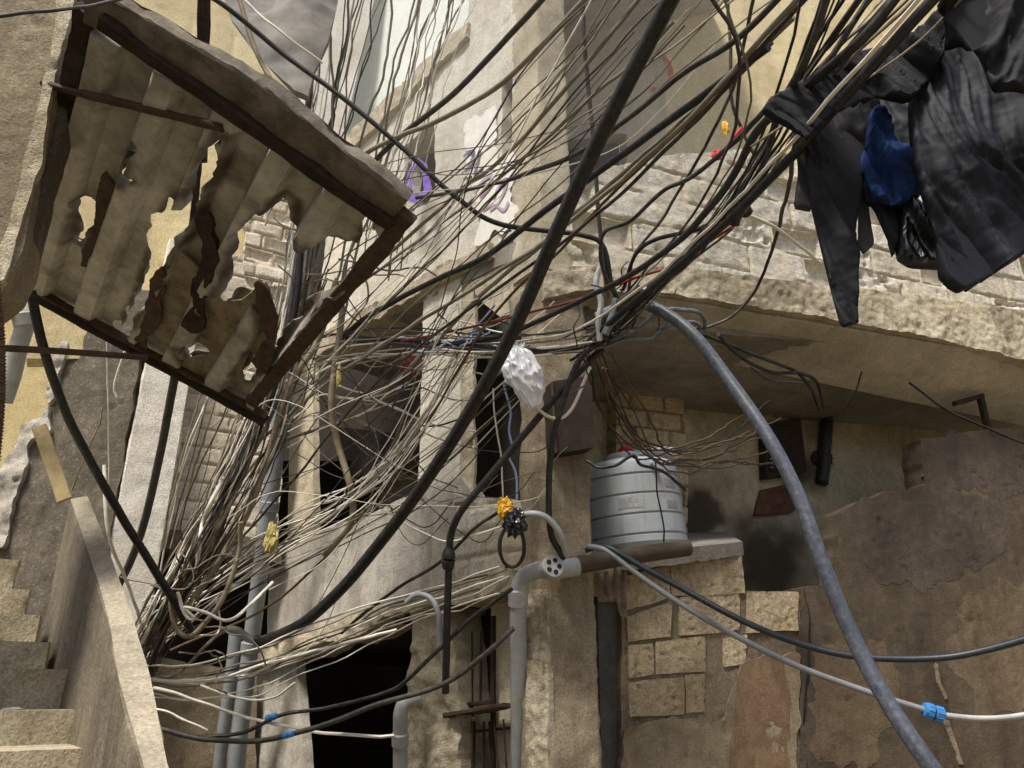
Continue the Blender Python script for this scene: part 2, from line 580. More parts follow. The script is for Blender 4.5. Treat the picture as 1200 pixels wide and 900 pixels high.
MT['rust'] = m_plain('rusty_steel', '#473a2e', .88, .5, 14, .7, '#5a3c28', .6)
MT['rust_dark'] = m_plain('dark_rusty_steel', '#2b221b', .85, .5, 12, .6, '#4a3424', .5)
MT['canopy'] = m_plain('weathered_sheet', '#857c66', .8, .3, 3, .3, '#4e3c2b', .85, .25, 0.0, .5, '#3b2b1f')
MT['rotten'] = m_plain('rotten_edge', '#6d665a', .95, .5, 7, .9, '#4c4133', .7)
def m_canopy():
    k = NT('weathered_corrugated_sheet', .85)
    n = k.noise(2.2, 8, .65); n2 = k.noise(16, 6, .7); st = k.noise(4, 6, .6, None, .8)
    c = k.ramp(n, [(.3, lin('#8c8b80')), (.5, lin('#b2afa3')), (.7, lin('#c8c5ba'))])
    c = k.mix(k.math('MULTIPLY', k.mask(n2, .4, .8), .5), c, lin('#5a5040'))
    c = k.mix(k.math('MULTIPLY', k.mask(st, .55, .72), .55), c, lin('#55422f'))
    a = k.attr()
    c = k.mix(k.math('MULTIPLY', a[1], .8), c, lin('#3d2f22'))
    k.bump(n2, .4, .01)
    return k.out(c)


MT['canopy2'] = m_canopy()
MT['awning'] = m_plain('awning_sheet', '#7d7a72', .8, .3, 2.5, .2, '#3a342b', .5)  # grey lifted to stand for the haze at the top
MT['pvc'] = m_plain('grey_pvc', '#a3a6a4', .45, .12, 5, .05, '#8a7c68', .55, .45, 0.0, .3, '#7a6b55')
MT['pvc_dark'] = m_plain('grey_pvc_dull', '#84898c', .5, .15, 5, .05, '#6f6656', .5, .4)
MT['hose_grey'] = m_plain('grey_hose', '#565b64', .38, .3, 22, .2, '#8d9198', .55, .55)
MT['hose_dark'] = m_plain('dark_blue_hose', '#23292f', .45, .3, 18, .1, '#4c5054', .3, .45)
MT['tank'] = m_plain('tank_plastic', '#a2a9aa', .5, .1, 3, .05, '#8f8b7e', .45, .4, 0.0, .45, '#8a745c')
MT['black'] = m_plain('black_cable', '#201f1e', .5, .3, 15, .1, '#5a544b', .35, .4)
MT['blackgrey'] = m_plain('dusty_dark_cable', '#3d3a36', .6, .3, 15, .1, '#6e675b', .4, .35)
MT['grey'] = m_plain('dusty_grey_wire', '#7f7868', .65, .3, 12, .1, '#958c78', .4, .3)
MT['tan'] = m_plain('dusty_tan_wire', '#8d806a', .7, .3, 12, .1, '#6a5d46', .4, .3)
MT['white'] = m_plain('off_white_wire', '#e2dccd', .55, .15, 12, .05, '#a2977e', .35, .35)
MT['brown'] = m_plain('brown_wire', '#57442f', .7, .3, 12, .1, '#776248', .4, .3)
MT['red'] = m_plain('red_wire', '#7d3328', .6, .3, 12, .1)
MT['redb'] = m_plain('red_plastic', '#b8322c', .5, .3, 12, .1)
MT['blue'] = m_plain('blue_fitting', '#3f7fc0', .4, .15, 12, .05, None, 0, .5)
MT['bluewire'] = m_plain('pale_blue_wire', '#9fb6d6', .55, .15, 12, .05)
MT['yellow'] = m_plain('yellow_plastic', '#d2a12c', .5, .3, 10, .2)
MT['straw'] = m_plain('straw_plastic', '#b9ab6c', .6, .3, 10, .2)
MT['purple'] = m_plain('purple_cloth', '#8467bd', .7, .15, 10, .1)
MT['f_black'] = m_plain('black_fabric', '#121318', .75, .3, 40, .2, None, 0, .3)
MT['f_navy'] = m_plain('charcoal_fabric', '#1a1d25', .7, .3, 40, .2, None, 0, .35)
MT['f_blue'] = m_plain('blue_fabric', '#1b3566', .8, .6, 14, .3, '#0e1a33', .8, .2)
MT['f_grey'] = m_plain('grey_fabric', '#3f3f3e', .85, .35, 16, .4, '#37373a', .5)
MT['f_rag'] = m_plain('rag_fabric', '#7a6a5d', .9, .4, 9, .5, '#4b4038', .4)
MT['bag_black'] = m_plain('black_plastic', '#131314', .25, .3, 9, .3, None, 0, .6)
MT['print'] = m_plain('faded_print_ink', '#857d76', .6, .2, 9, .1)
MT['wood'] = m_plain('old_wood', '#9a8a66', .9, .25, 6, .4, '#6d5d42', .5)
MT['wood_red'] = m_plain('faded_red_board', '#5b3b30', .9, .35, 6, .4, '#6d5d42', .6)
MT['paint_w'] = m_plain('white_paint', '#e6e2da', .9, .1, 3, .2, '#d6cbae', .95)
MT['paint_b'] = m_plain('blue_grey_spray', '#717089', .9, .2, 6, .1, '#a59b8c', .4)
MT['pipe_brown'] = m_plain('dirty_brown_pipe', '#4c4134', .7, .3, 9, .2, '#3b3027', .5)
MT['paint_p'] = m_plain('faded_purple_spray', '#b39fb4', .9, .2, 6, .1, '#b3a88f', .6)
MT['paint_r'] = m_plain('red_spray', '#c8382e', .9, .2, 6, .1)
MT['metal_box'] = m_plain('dark_metal_box', '#2e251e', .8, .4, 5, .3, '#4a3a2b', .5)


def m_bag():
    k = NT('clear_plastic_bag', .3)
    k.b.inputs['Transmission Weight'].default_value = .35
    k.b.inputs['Specular IOR Level'].default_value = .6
    n = k.noise(5, 5, .6)
    return k.out(k.ramp(n, [(.35, lin('#d9dcde')), (.65, lin('#f7f8f8'))]))


MT['bag'] = m_bag()


def m_ground():
    k = NT('alley_ground_mat', .95)
    n = k.noise(.8, 8, .6)
    k.bump(k.noise(20, 6, .7), .5, .02)
    return k.out(k.ramp(n, [(.3, lin('#5b5242')), (.7, lin('#8a7e68'))]))


MT['ground'] = m_ground()

# ------------------------------------------------------------------ world and sun
SUN_EL, SUN_AZ = R(59), (-.48, -.88)          # horizontal direction towards the sun
sd = Vector((SUN_AZ[0], SUN_AZ[1], 0)).normalized() * math.cos(SUN_EL) + Vector((0, 0, math.sin(SUN_EL)))
wd = bpy.data.worlds.new('World'); sc.world = wd; wd.use_nodes = True
wn = wd.node_tree.nodes; wl = wd.node_tree.links
sky = wn.new('ShaderNodeTexSky'); sky.sky_type = 'NISHITA'; sky.sun_disc = False
sky.sun_elevation = SUN_EL; sky.sun_rotation = math.atan2(SUN_AZ[0], SUN_AZ[1])
sky.dust_density = 4.0; sky.air_density = 1.0; sky.ozone_density = .6
bg = wn['Background']; wl.new(sky.outputs[0], bg.inputs['Color']); bg.inputs['Strength'].default_value = .15
ld = bpy.data.lights.new('sun', 'SUN'); ld.energy = 5.0; ld.angle = R(12); ld.color = (1, .95, .88)
sun = bpy.data.objects.new('sun', ld); col.objects.link(sun)
sun.rotation_euler = sd.to_track_quat('Z', 'Y').to_euler()
sun.location = (0, 0, 30)
sc.view_settings.view_transform = 'Standard'; sc.view_settings.look = 'None'; sc.view_settings.exposure = 0

# ------------------------------------------------------------------ reference planes of the place
CORNER = Vector((.25, 5.6, 0))
PF = Plane(CORNER, (-.714, -.70, 0))            # left facade of the corner building
PR = Plane(CORNER, (.336, -.942, 0))            # right facade
PB = PR.off(-1.75)                              # back wall of the porch
PLOW = PR.off(-.32)                             # low block wall under the tank
L0 = Vector((-2.35, 8.2, 0))
PL = Plane(L0, (.50, -.866, 0))                # far left house

# dusty-air volume added for the white glare and haze high between the houses
hz = bpy.data.materials.new('glare_haze'); hz.use_nodes = True
hn = hz.node_tree.nodes; hn.remove(hn['Principled BSDF'])
vs = hn.new('ShaderNodeVolumeScatter'); vs.inputs['Density'].default_value = .055; vs.inputs['Color'].default_value = (1, .92, .78, 1); vs.inputs['Anisotropy'].default_value = -.35
hz.node_tree.links.new(vs.outputs[0], hn['Material Output'].inputs['Volume'])
bm = bmesh.new(); bmesh.ops.create_icosphere(bm, subdivisions=5, radius=1)
hc = P(575, -60, 7.4)
bmesh.ops.transform(bm, matrix=Matrix.Translation(hc) @ Matrix.Diagonal((3.2, 2.5, 3.0, 1)), verts=bm.verts)
hme = bpy.data.meshes.new('haze'); bm.to_mesh(hme); bm.free(); hme.materials.append(hz)
tag(link(bpy.data.objects.new('haze', hme)), kind='stuff')

# ground
gme = bpy.data.meshes.new('ground')
gme.from_pydata([(-400, -400, 0), (400, -400, 0), (400, 400, 0), (-400, 400, 0)], [], [[0, 1, 2, 3]])
gme.materials.append(MT['ground'])
tag(link(bpy.data.objects.new('ground', gme)), kind='structure')

# ================================================================== corner building
cb = thing('corner_building', 'unfinished concrete corner building with block balcony, open dark storeys and porch on the right', 'building', (CORNER.x, CORNER.y, 0))


def slabz(pl, px, py): return pl.hit(px, py)


# --- left facade
panel('upper_wall', PF, [(372, 412), (422, 378), (500, 333), (560, 302), (634, 262), (632, -80), (560, -80), (545, 40), (400, 175), (385, 230)],
      MT['conc_pale'], cb, holes=[[(474, 172), (510, 140), (510, 222), (500, 240), (474, 240)], [(587, 95), (601, 85), (600, 185), (588, 188)]],
      disp=d_conc(.012, 2.5, .004, 3), thick=.22, rag=.015)
panel('upper_wall', PF.off(-.02), [(556, 320), (634, 275), (640, 352), (612, 367), (585, 372), (556, 345)], MT['conc_rough'], cb, disp=d_conc(.02, 4, .008, 4), thick=.3, rag=.01)
panel('slab_edge', PF.off(.07), [(362, 425), (422, 385), (500, 338), (572, 300), (572, 282), (500, 320), (422, 365), (362, 405)], MT['conc_rough'], cb, disp=d_rubble(.05, 5), thick=.35, rag=.03, res=.025)
panel('slab_edge', PF.off(.06), [(398, 188), (548, 42), (548, 22), (398, 165)], MT['conc_rough'], cb, disp=d_conc(.03, 6, .01, 6), thick=.4, rag=.02, res=.03)
panel('top_wall', PF.off(-.5), [(380, 210), (560, 60), (560, -120), (360, -120)], MT['plaster_grn'], cb, disp=d_conc(.008, 2, .002, 7), thick=.2)
panel('recess_wall', PF.off(-.6), [(460, 140), (615, 40), (615, 260), (460, 270)], MT['conc_brown'], cb, thick=.1, res=.1)
# first storey pieces
panel('pillar', PF, [(497, 330), (541, 312), (538, 640), (488, 640)], MT['conc_pale'], cb, disp=d_conc(.012, 3, .005, 8), thick=.15, rag=.008, res=.025)
panel('pillar', PF.off(-.02), [(541, 312), (557, 306), (554, 600), (538, 610)], MT['conc_rough'], cb, disp=d_conc(.02, 7, .01, 9), thick=.03, rag=.015, res=.02)
panel('door_jamb', PF.off(-.03), [(343, 400), (366, 388), (368, 640), (336, 655)], MT['conc_warm'], cb, disp=d_conc(.012, 4, .004, 10), thick=.08, rag=.01)
panel('balcony_parapet', PF.off(.02), [(316, 655), (365, 628), (490, 577), (540, 560), (556, 583), (532, 590), (532, 690), (480, 706), (390, 740), (312, 760)],
      MT['conc_grey'], cb, disp=d_conc(.01, 2.5, .003, 11), thick=.15, rag=.008)
panel('balcony_parapet', PF.off(.01), [(530, 592), (556, 582), (620, 588), (620, 676), (530, 694)], MT['block_pale'], cb, disp=d_block(.4, .2, .02, .008, 4, .2), thick=.16, rag=.01, res=.02)
panel('balcony_slab', PF.off(.1), [(292, 762), (390, 733), (470, 702), (540, 684), (604, 668), (604, 692), (540, 703), (480, 716), (390, 752), (292, 786)],
      MT['conc_rough'], cb, disp=d_rubble(.055, 12), thick=.4, rag=.03, res=.022)
# ground storey
panel('ground_pier', PF, [(288, 776), (346, 760), (356, 900), (360, 1300), (245, 1300), (270, 900)], MT['conc_grey'], cb, disp=d_conc(.02, 4, .006, 13), thick=.1, rag=.012)
panel('ground_pier', PF.off(.03), [(484, 712), (500, 725), (524, 700), (530, 760), (536, 800), (540, 900), (540, 1300), (462, 1300), (474, 900), (480, 800)], MT['conc_rough'], cb,
      disp=d_rubble(.06, 14), thick=.4, rag=.03, res=.02)
panel('window_reveal', PF.off(-.12), [(576, 706), (606, 700), (606, 1300), (574, 1300)], MT['conc_warm'], cb, disp=d_conc(.01, 4, .004, 15), thick=.3)
# porch / corner column, two visible faces
a = PF.hit(612, 600); b = PR.hit(697, 600); c0 = PR.hit(640, 600)
cl = (a - CORNER).dot(PF.U); cr = (b - CORNER).dot(PR.U)
pa = CORNER + PF.U * -.20 if False else CORNER.copy()
fA = CORNER + PF.N * .04 + PR.N * .04
p_l = Vector((PF.hit(613, 650).x, PF.hit(613, 650).y)); p_r = Vector((PR.hit(694, 650).x, PR.hit(694, 650).y))
p_c = Vector((CORNER.x, CORNER.y)) + Vector((PF.N.x + PR.N.x, PF.N.y + PR.N.y)) * .04
back = (p_l + p_r) / 2 + Vector((.1, .45))
prism('corner_column', [tuple(p_l + Vector((PF.N.x, PF.N.y)) * .03), tuple(p_c), tuple(p_r + Vector((PR.N.x, PR.N.y)) * .03), tuple(p_r + Vector((-.05, .3))), tuple(back), tuple(p_l + Vector((.1, .3)))],
      0, 4.75, MT['conc_brown'], cb, amp=.022, res=.035, seed=2.0, cham=.02)
panel('rough_face', PF.off(.062), [(616, 690), (641, 690), (648, 1300), (622, 1300)], MT['conc_rough'], cb, disp=d_rubble(.02, 24, .05), thick=.05, rag=.006, res=.014)  # rough aggregate; pale colour also stands for the lit side
# upper column
u_l = Vector(PF.hit(600, 100)[:2]); u_r = Vector(PR.hit(664, 100)[:2])
prism('upper_column', [tuple(u_l), tuple(p_c), tuple(u_r), tuple(u_r + Vector((0, .3))), tuple((u_l + u_r) / 2 + Vector((0, .5))), tuple(u_l + Vector((.1, .3)))],
      4.9, 9.5, MT['conc_warm'], cb, amp=.014, res=.05, seed=5.0)


# --- right: block balcony parapet with its ragged slab edge
def d_par(u, v):
    dn, t = d_block(.62, .31, .026, .016, 9, .42, .085)(u, v)
    return dn, t


panel('balcony_parapet', PR.off(.02), [(640, 252), (668, 226), (702, 198), (800, 180), (882, 175), (1060, 168), (1300, 150), (1300, 392), (1200, 376), (1000, 345), (800, 316), (640, 322)],
      MT['block_pale'], cb, disp=d_par, thick=.2, rag=.014, res=.02)
panel('balcony_slab', PR.off(.07), [(636, 318), (700, 312), (800, 314), (940, 332), (1060, 344), (1300, 378), (1300, 440), (1200, 422), (1100, 398), (960, 372), (800, 347), (690, 340), (636, 352)],
      MT['conc_rough'], cb, disp=d_rubble(.038, 17), thick=.3, rag=.012, res=.016)
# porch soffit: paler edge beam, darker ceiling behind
fr = [PR.off(.02).hit(x, y) for x, y in ((690, 338), (800, 345), (1300, 438))]
PBm = PR.off(-.75)
bk = [PBm.hit(x, y) for x, y in ((690, 392), (838, 398), (1300, 525))]
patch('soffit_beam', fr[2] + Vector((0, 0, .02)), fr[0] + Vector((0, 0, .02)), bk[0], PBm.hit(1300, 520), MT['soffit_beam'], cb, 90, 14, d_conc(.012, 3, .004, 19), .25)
e0 = PF.hit(600, 372); e1 = PR.hit(1300, 425)
k0 = PB.off(-.2).hit(560, 470); k1 = PB.off(-.2).hit(1300, 530)
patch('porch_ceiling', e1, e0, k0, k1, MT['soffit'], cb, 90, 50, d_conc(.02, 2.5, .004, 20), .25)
SU = [PB.uv(*p) for p in ((892, 655), (1000, 640), (930, 560), (820, 600), (760, 620))]


def d_porch(u, v):
    dn, t = d_conc(.012, 1.5, .003, 21)(u, v)
    g = np.zeros_like(u)
    for (a_, b_), r_ in zip(SU, (.85, .7, .4, .4, .6)):
        g = np.maximum(g, 1 - sst(.25, 1.0, (np.hypot(u - a_, (v - b_) * 1.3) + .45 * fbm(u * 2.4, v * 2.4, 77, 5)) / r_))
    t[:, 1] = np.clip(g * 1.3, 0, 1.3)
    return dn, t


# porch back wall (first storey) and upper back wall
panel('porch_wall', PB, [(600, 445), (800, 440), (1320, 440), (1320, 1400), (600, 1400)], MT['plaster'], cb, disp=d_porch, thick=.2, res=.05)
panel('porch_wall', PB.off(.22), [(722, 455), (800, 455), (806, 560), (806, 700), (722, 700)], MT['block_low'], cb, disp=d_block(.4, .2, .02, .008, 23, .1), thick=.3, rag=.006, res=.025)
panel('upper_back_wall', PB.off(.1), [(560, -160), (780, -160), (780, 300), (560, 300)], MT['plaster_gry'], cb, holes=[[(662, 165), (735, 155), (735, 260), (662, 262)]], disp=d_conc(.015, 2, .004, 25), thick=.2, res=.06)  # grey half of the wall, shadow put into its colour
panel('upper_back_wall', PB.off(.1), [(780, -160), (1330, -160), (1330, 300), (780, 300)], MT['plaster_up'], cb, disp=d_conc(.012, 2, .004, 26), thick=.2, res=.05)
# upper ceiling slab over the balcony, bulging at the column
z_up = PR.hit(700, -20).z
patch('upper_ceiling', PR.hit(900, -95) , PF.hit(585, -20), PB.hit(600, 55), PB.hit(830, 20), MT['conc_grey'], cb, 60, 30, d_conc(.05, 2, .006, 27), .25)
# rooms behind the openings, shade put into the dark wall colours
PI = PF.off(-2.4)
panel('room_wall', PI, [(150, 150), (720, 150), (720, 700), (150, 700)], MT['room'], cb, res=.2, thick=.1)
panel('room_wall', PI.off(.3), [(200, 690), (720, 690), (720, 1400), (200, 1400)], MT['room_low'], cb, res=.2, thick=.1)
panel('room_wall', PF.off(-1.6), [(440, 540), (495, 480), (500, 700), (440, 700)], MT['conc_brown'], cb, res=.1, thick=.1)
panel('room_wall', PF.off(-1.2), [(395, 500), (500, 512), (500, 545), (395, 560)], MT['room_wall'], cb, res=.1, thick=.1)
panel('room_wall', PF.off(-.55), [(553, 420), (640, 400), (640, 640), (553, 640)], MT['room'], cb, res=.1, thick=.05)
# floors inside: first floor slab and second floor slab
f0, f1 = PF.hit(300, 775), PF.hit(600, 690)
g0, g1 = f0 - PF.N * 2.6, f1 - PF.N * 2.6
patch('floor_slab', f1, f0, g0, g1, MT['room'], cb, 20, 12, d_conc(.01), .18)
f0, f1 = PF.hit(360, 415), PF.hit(634, 290)
g0, g1 = f0 - PF.N * 2.8, f1 - PF.N * 2.8
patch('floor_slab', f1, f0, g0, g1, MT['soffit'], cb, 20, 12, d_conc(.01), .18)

# barred ground floor window between pier and drain pipe
wg = thing('window_grille', 'rusty barred window frame with sheet sill beside the grey drain pipe', 'window', PF.hit(560, 1000))
PG = PF.off(-.06)


def bar(parent, p, q, w, mat='rust_dark', nm='bar', pl=PG):
    return beam(nm, pl.hit(*p), pl.hit(*q), w, w, MT[mat], parent, up=PF.N, amp=.004, res=.05)


bar(wg, (537, 735), (540, 990), .035, nm='frame'); bar(wg, (578, 722), (578, 990), .035, nm='frame')
bar(wg, (540, 826), (578, 823), .03); bar(wg, (564, 740), (563, 830), .02); bar(wg, (553, 740), (554, 840), .014)
for x in (546, 556, 567, 574): bar(wg, (x, 845), (x - 1, 990), .018)
bar(wg, (548, 858), (598, 853), .018)
beam('sill', PF.off(.03).hit(530, 838), PF.off(.03).hit(600, 826), .18, .03, MT['rust'], wg, up=(0, 0, 1), amp=.012, seed=4)
for (p, q) in (((572, 866), (580, 990)), ((579, 848), (588, 990)), ((590, 843), (594, 990)), ((553, 845), (548, 990))):
    tube('wire_bar', [PF.off(.05).hit(*p), PF.off(.05).hit((p[0] + q[0]) / 2 + 2, (p[1] + q[1]) / 2), PF.off(.05).hit(*q)], .007, MT['rust_dark'], wg, 6)
panel('shade_sheet', PF.off(-.3), [(535, 730), (582, 718), (582, 1300), (535, 1300)], MT['room'], wg, res=.2, thick=.02)  # dark sheet, its colour stands for the shaded room behind

# ================================================================== low wall under tank + right brown wall
lw = thing('block_wall', 'low wall of bare ochre blocks under the water tank turning into dark brown plaster on the right', 'wall', PLOW.hit(850, 1100))


def d_low(u, v):
    return d_block(.60, .31, .012, .008, 31, .12, 0, .055)(u, v)


panel('mortar_face', PLOW.off(-.012), [(728, 676), (760, 668), (868, 650), (872, 692), (934, 692), (938, 700), (938, 1400), (728, 1400)], MT['mortar'], lw, disp=d_conc(.012, 3, .004, 30), thick=.25, rag=.008, res=.025)


def d_cmu(sd_):
    def f(u, v):
        pit = sst(.25, .6, fbm(u * 26, v * 26, sd_, 3))
        dn = .008 * fbm(u * 3, v * 3, sd_ + 1, 4) - .008 * pit + .005 * fbm(u * 30, v * 30, sd_ + 2, 3)
        return dn, np.stack([.5 + .5 * fbm(u * 4, v * 4, sd_ + 3), pit * .6, .3 + .3 * fbm(u * 2, v * 2, sd_ + 4)], 1)
    return f


for k_, pp in enumerate(([(728, 677), (784, 664), (785, 701), (732, 716)], [(787, 662), (868, 650), (872, 694), (788, 698)],
        [(734, 722), (786, 706), (786, 746), (737, 752)], [(797, 700), (866, 696), (866, 738), (798, 744)], [(877, 695), (935, 694), (935, 738), (877, 741)],
        [(737, 757), (765, 753), (766, 790), (738, 794)], [(769, 752), (825, 747), (826, 786), (769, 790)], [(848, 748), (876, 744), (873, 778), (849, 781)],
        [(737, 799), (800, 794), (801, 836), (738, 841)], [(804, 792), (826, 790), (826, 833), (804, 836)])):
    gx_, gy_ = sum(a for a, b in pp) / 4, sum(b for a, b in pp) / 4
    pp = [((x - gx_) * 1.03 + gx_, (y - gy_) * 1.03 + gy_) for x, y in pp]
    panel('concrete_block', PLOW.off(.006 + .004 * (k_ % 3)), pp, MT['block_low'], lw, disp=d_cmu(100 + k_ * 3), thick=.05, rag=.007, res=.012, seed=k_ * 1.7)
panel('plaster_face', PLOW.off(.012), [(938, 688), (982, 686), (984, 600), (1030, 580), (1083, 566), (1078, 514), (1120, 508), (1165, 500), (1320, 520), (1320, 1500), (934, 1500)],
      MT['plaster_brn'], lw, disp=d_conc(.014, 1.6, .003, 33), thick=.25, rag=.025, res=.025)
panel('render_patch', PLOW.off(.02), [(736, 852), (800, 846), (850, 842), (862, 800), (900, 772), (936, 766), (936, 1400), (728, 1400), (730, 870)],
      m_conc('render_stained', '#6b5b42', '#8d7c5c', '#aa9872', '#5f4630', .8, .4, 2.0, False, .7), lw, disp=d_conc(.012, 3, .004, 35), thick=.06, rag=.03, res=.025)
for k_, (pp, mm) in enumerate((([(1000, 600), (1090, 575), (1180, 590), (1170, 660), (1080, 690), (1010, 668)], 'a'), ([(960, 760), (1040, 745), (1060, 820), (1030, 900), (960, 900), (950, 830)], 'b'),
                               ([(1120, 690), (1230, 670), (1230, 830), (1150, 840), (1116, 770)], 'b'), ([(1082, 520), (1168, 506), (1240, 520), (1240, 570), (1150, 580), (1088, 566)], 'a'))):
    panel('plaster_patch', PLOW.off(.0145), pp, MT['patch_' + mm], lw, disp=d_conc(.014, 1.6, .003, 33), thick=.03, rag=.09, res=.018, seed=k_ * 2.3)
for k_, pp in enumerate(([(944, 690), (950, 760), (942, 840), (948, 930)]  ,)):
    q_ = crom([Vector(PLOW.off(.018).hit(*p)) for p in pp], 8)
    q_ = [p + mn.noise_vector(p * 6) * .02 for p in q_]
    V, Fc = tube_data(q_, lambda t: .006 * (1 - abs(2 * t - 1)) + .002, 5)
    mobj('crack', V, Fc, MT['room_low'], lw)
for k_, pp in enumerate(([(1094, 772), (1100, 778), (1104, 800), (1112, 818), (1108, 822), (1098, 800)], [(1106, 846), (1112, 844), (1122, 870), (1130, 896), (1124, 896)])):
    panel('plaster_scar', PLOW.off(.02), pp, MT['conc_brown'], lw, disp=d_conc(.006, 9, .004, 70 + k_), thick=.02, rag=.015, res=.009)
panel('rust_stain', PLOW.off(.026), [(866, 776), (900, 764), (920, 772), (924, 840), (930, 1000), (856, 1000), (858, 880)], m_conc('rust_stain', '#6a5036', '#7f6040', '#9a7d55', '#57402a', .8, .4, 2.5, False, .5), lw, disp=d_conc(.006, 3, .003, 76), thick=.03, rag=.03, res=.025)
# grey-blue metal door left of it
dr = thing('metal_door', 'dull blue grey door leaf in shade between the concrete column and the block wall', 'door', PR.off(-.4).hit(712, 1000))
panel('leaf', PR.off(-.4), [(688, 700), (738, 700), (738, 1400), (688, 1400)], MT['plaster_blue'], dr, disp=d_conc(.004, 2, .001, 38), thick=.04, res=.05)
panel('frame', PR.off(-.36), [(688, 668), (744, 664), (744, 704), (688, 706)], MT['conc_brown'], dr, disp=d_conc(.01, 4, .004, 39), thick=.15, res=.03)
beam('edge', PR.off(-.34).hit(697, 700), PR.off(-.34).hit(704, 1000), .03, .05, MT['rust_dark'], dr, up=PR.N)
# ledge slab under tank
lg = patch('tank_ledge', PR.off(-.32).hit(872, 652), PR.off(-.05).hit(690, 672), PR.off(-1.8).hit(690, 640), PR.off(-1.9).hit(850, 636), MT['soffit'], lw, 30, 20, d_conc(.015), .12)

# ================================================================== water tank
tc = P(746.5, 647, 6.55)
tr_ = 62.5 * 6.3 / 900
tk = thing('water_tank', 'grey ribbed plastic water tank standing on the ledge above the block wall', 'water tank', tc)
ht = .80
prof = [(.02, 0), (tr_ * .94, 0), (tr_ * .985, .03)]
z = .03
ring = [.10, .265, .43, .595]
for rz in ring:
    prof += [(tr_, rz - .06), (tr_, rz - .012), (tr_ * .965, rz - .003), (tr_ * .965, rz + .003), (tr_, rz + .012)]
prof += [(tr_, .66), (tr_ * .985, .70), (tr_ * .9, .735), (tr_ * .6, .775), (tr_ * .35, .79), (.02, .795)]
TM = Matrix.Translation(tc) @ Matrix.Rotation(R(-5), 4, 'Y') @ Matrix.Rotation(R(3), 4, 'X')
lathe('body', prof, TM, MT['tank'], tk, 64, 25)
lathe('lid', [(.02, .79), (.17, .79), (.175, .83), (.15, .85), (.02, .855)], TM, MT['tank'], tk, 32)
tocam = (CAM - tc); tocam.z = 0; tocam.normalize()


def on_tank(ang, z, k=1.004):
    d = Matrix.Rotation(ang, 3, 'Z') @ tocam
    return TM @ (d * (tr_ * k) + Vector((0, 0, z))), d


# faint raised label plate, moulded marks
for (a0, a1, z0, z1, nm) in ((R(-14), R(12), .31, .40, 'label'), (R(43), R(62), .475, .545, 'moulded_plate'), (R(42), R(60), .30, .36, 'moulded_plate')):
    V, Fc = [], []
    for i in range(9):
        for z in (z0, z1):
            p, d = on_tank(a0 + (a1 - a0) * i / 8, z, 1.006); V.append(p)
    for i in range(8): Fc.append([2 * i, 2 * i + 2, 2 * i + 3, 2 * i + 1])
    mobj(nm, V, Fc, MT['pvc'] if nm == 'label' else MT['pvc_dark'], tk)
for j in range(5):
    V, Fc = [], []
    for i in range(14):
        if rnd.random() < .25 and i: continue
        a0 = R(-12 + i * 1.7)
        k = len(V)
        for z, aa in ((.318 + j * .016, a0), (.318 + j * .016, a0 + R(1.1)), (.325 + j * .016, a0 + R(1.1)), (.325 + j * .016, a0)):
            V.append(on_tank(aa, z, 1.009)[0])
        Fc.append([k, k + 1, k + 2, k + 3])
    mobj('faded_print', V, Fc, MT['print'], tk)
tube('outlet', [on_tank(R(30), .66)[0], on_tank(R(30), .66, 1.12)[0]], .03, MT['tank'], tk, 10)
blob('plastic_bag', tc + Vector((-.06, -.1, .86)), .07, .06, .045, MT['redb'], None, seed=3)
tag(bpy.data.objects['plastic_bag'], 'crumpled red plastic scrap lying on top of the grey water tank', 'plastic scrap')
o = blob('plastic_sheet', tc + Vector((.2, -.05, .845)), .2, .18, .05, MT['bag'], None, .4, 3, 8)
tag(o, 'crumpled pale sheet heaped on the right of the tank top', 'plastic sheet')

# ================================================================== far left house
lh = thing('block_house', 'far house of pale bare blocks with concrete pier behind the rusted canopy', 'building', PL.hit(250, 1000))
panel('block_wall', PL, [(196, 330), (352, 270), (322, 655), (300, 640), (186, 622)], MT['block_far'], lh, disp=d_block(.40, .19, .018, .007, 41, .22, 0, .014), thick=.25, rag=.012, res=.022)
panel('upper_wall', PL, [(40, -140), (450, -140), (360, 268), (192, 334), (120, 420), (30, 420)], MT['plaster_up'], lh, disp=d_block(.5, .5, .01, .004, 42, .5), thick=.25, res=.05)
panel('wall_strip', PL.off(.12), [(362, -140), (470, -140), (400, 170), (380, 240), (352, 240)], MT['plaster_wht'], lh, disp=d_conc(.01, 2, .003, 43), thick=.2, res=.04)
panel('lower_wall', PL.off(-.2), [(168, 768), (300, 790), (300, 1400), (120, 1400)], MT['conc_brown'], lh, disp=d_conc(.02, 3, .006, 44), thick=.2, rag=.01, res=.04)
panel('shade_dark_room', PL.off(-1.2), [(60, 540), (560, 540), (560, 1300), (60, 1300)], MT['room'], lh, thick=.1, res=.2)  # dark sheet, shade of the opening put into its colour
panel('lintel', PL.off(.06), [(180, 615), (300, 632), (332, 640), (330, 662), (300, 655), (184, 640)], MT['conc_dark'], lh, disp=d_conc(.03, 5, .01, 45), thick=.3, rag=.03, res=.03)
panel('upper_block', PL.off(.05), [(285, 250), (345, 225), (350, 330), (290, 340)], MT['block_far'], lh, disp=d_block(.36, .19, .03, .01, 47, .1, .05), thick=.2, rag=.03, res=.025)
# concrete pier, light on its face put into the pale colour
f_l = Vector(PL.off(.22).hit(128, 640)[:2]); f_r = Vector(PL.off(.22).hit(190, 640)[:2])
nb = Vector((PL.N.x, PL.N.y))
prism('pier', [tuple(f_l), tuple(f_r), tuple(f_r - nb * .6), tuple(f_l - nb * .6)], 0, 6.2, MT['pier_pale'], lh, amp=.014, res=.05, seed=7)
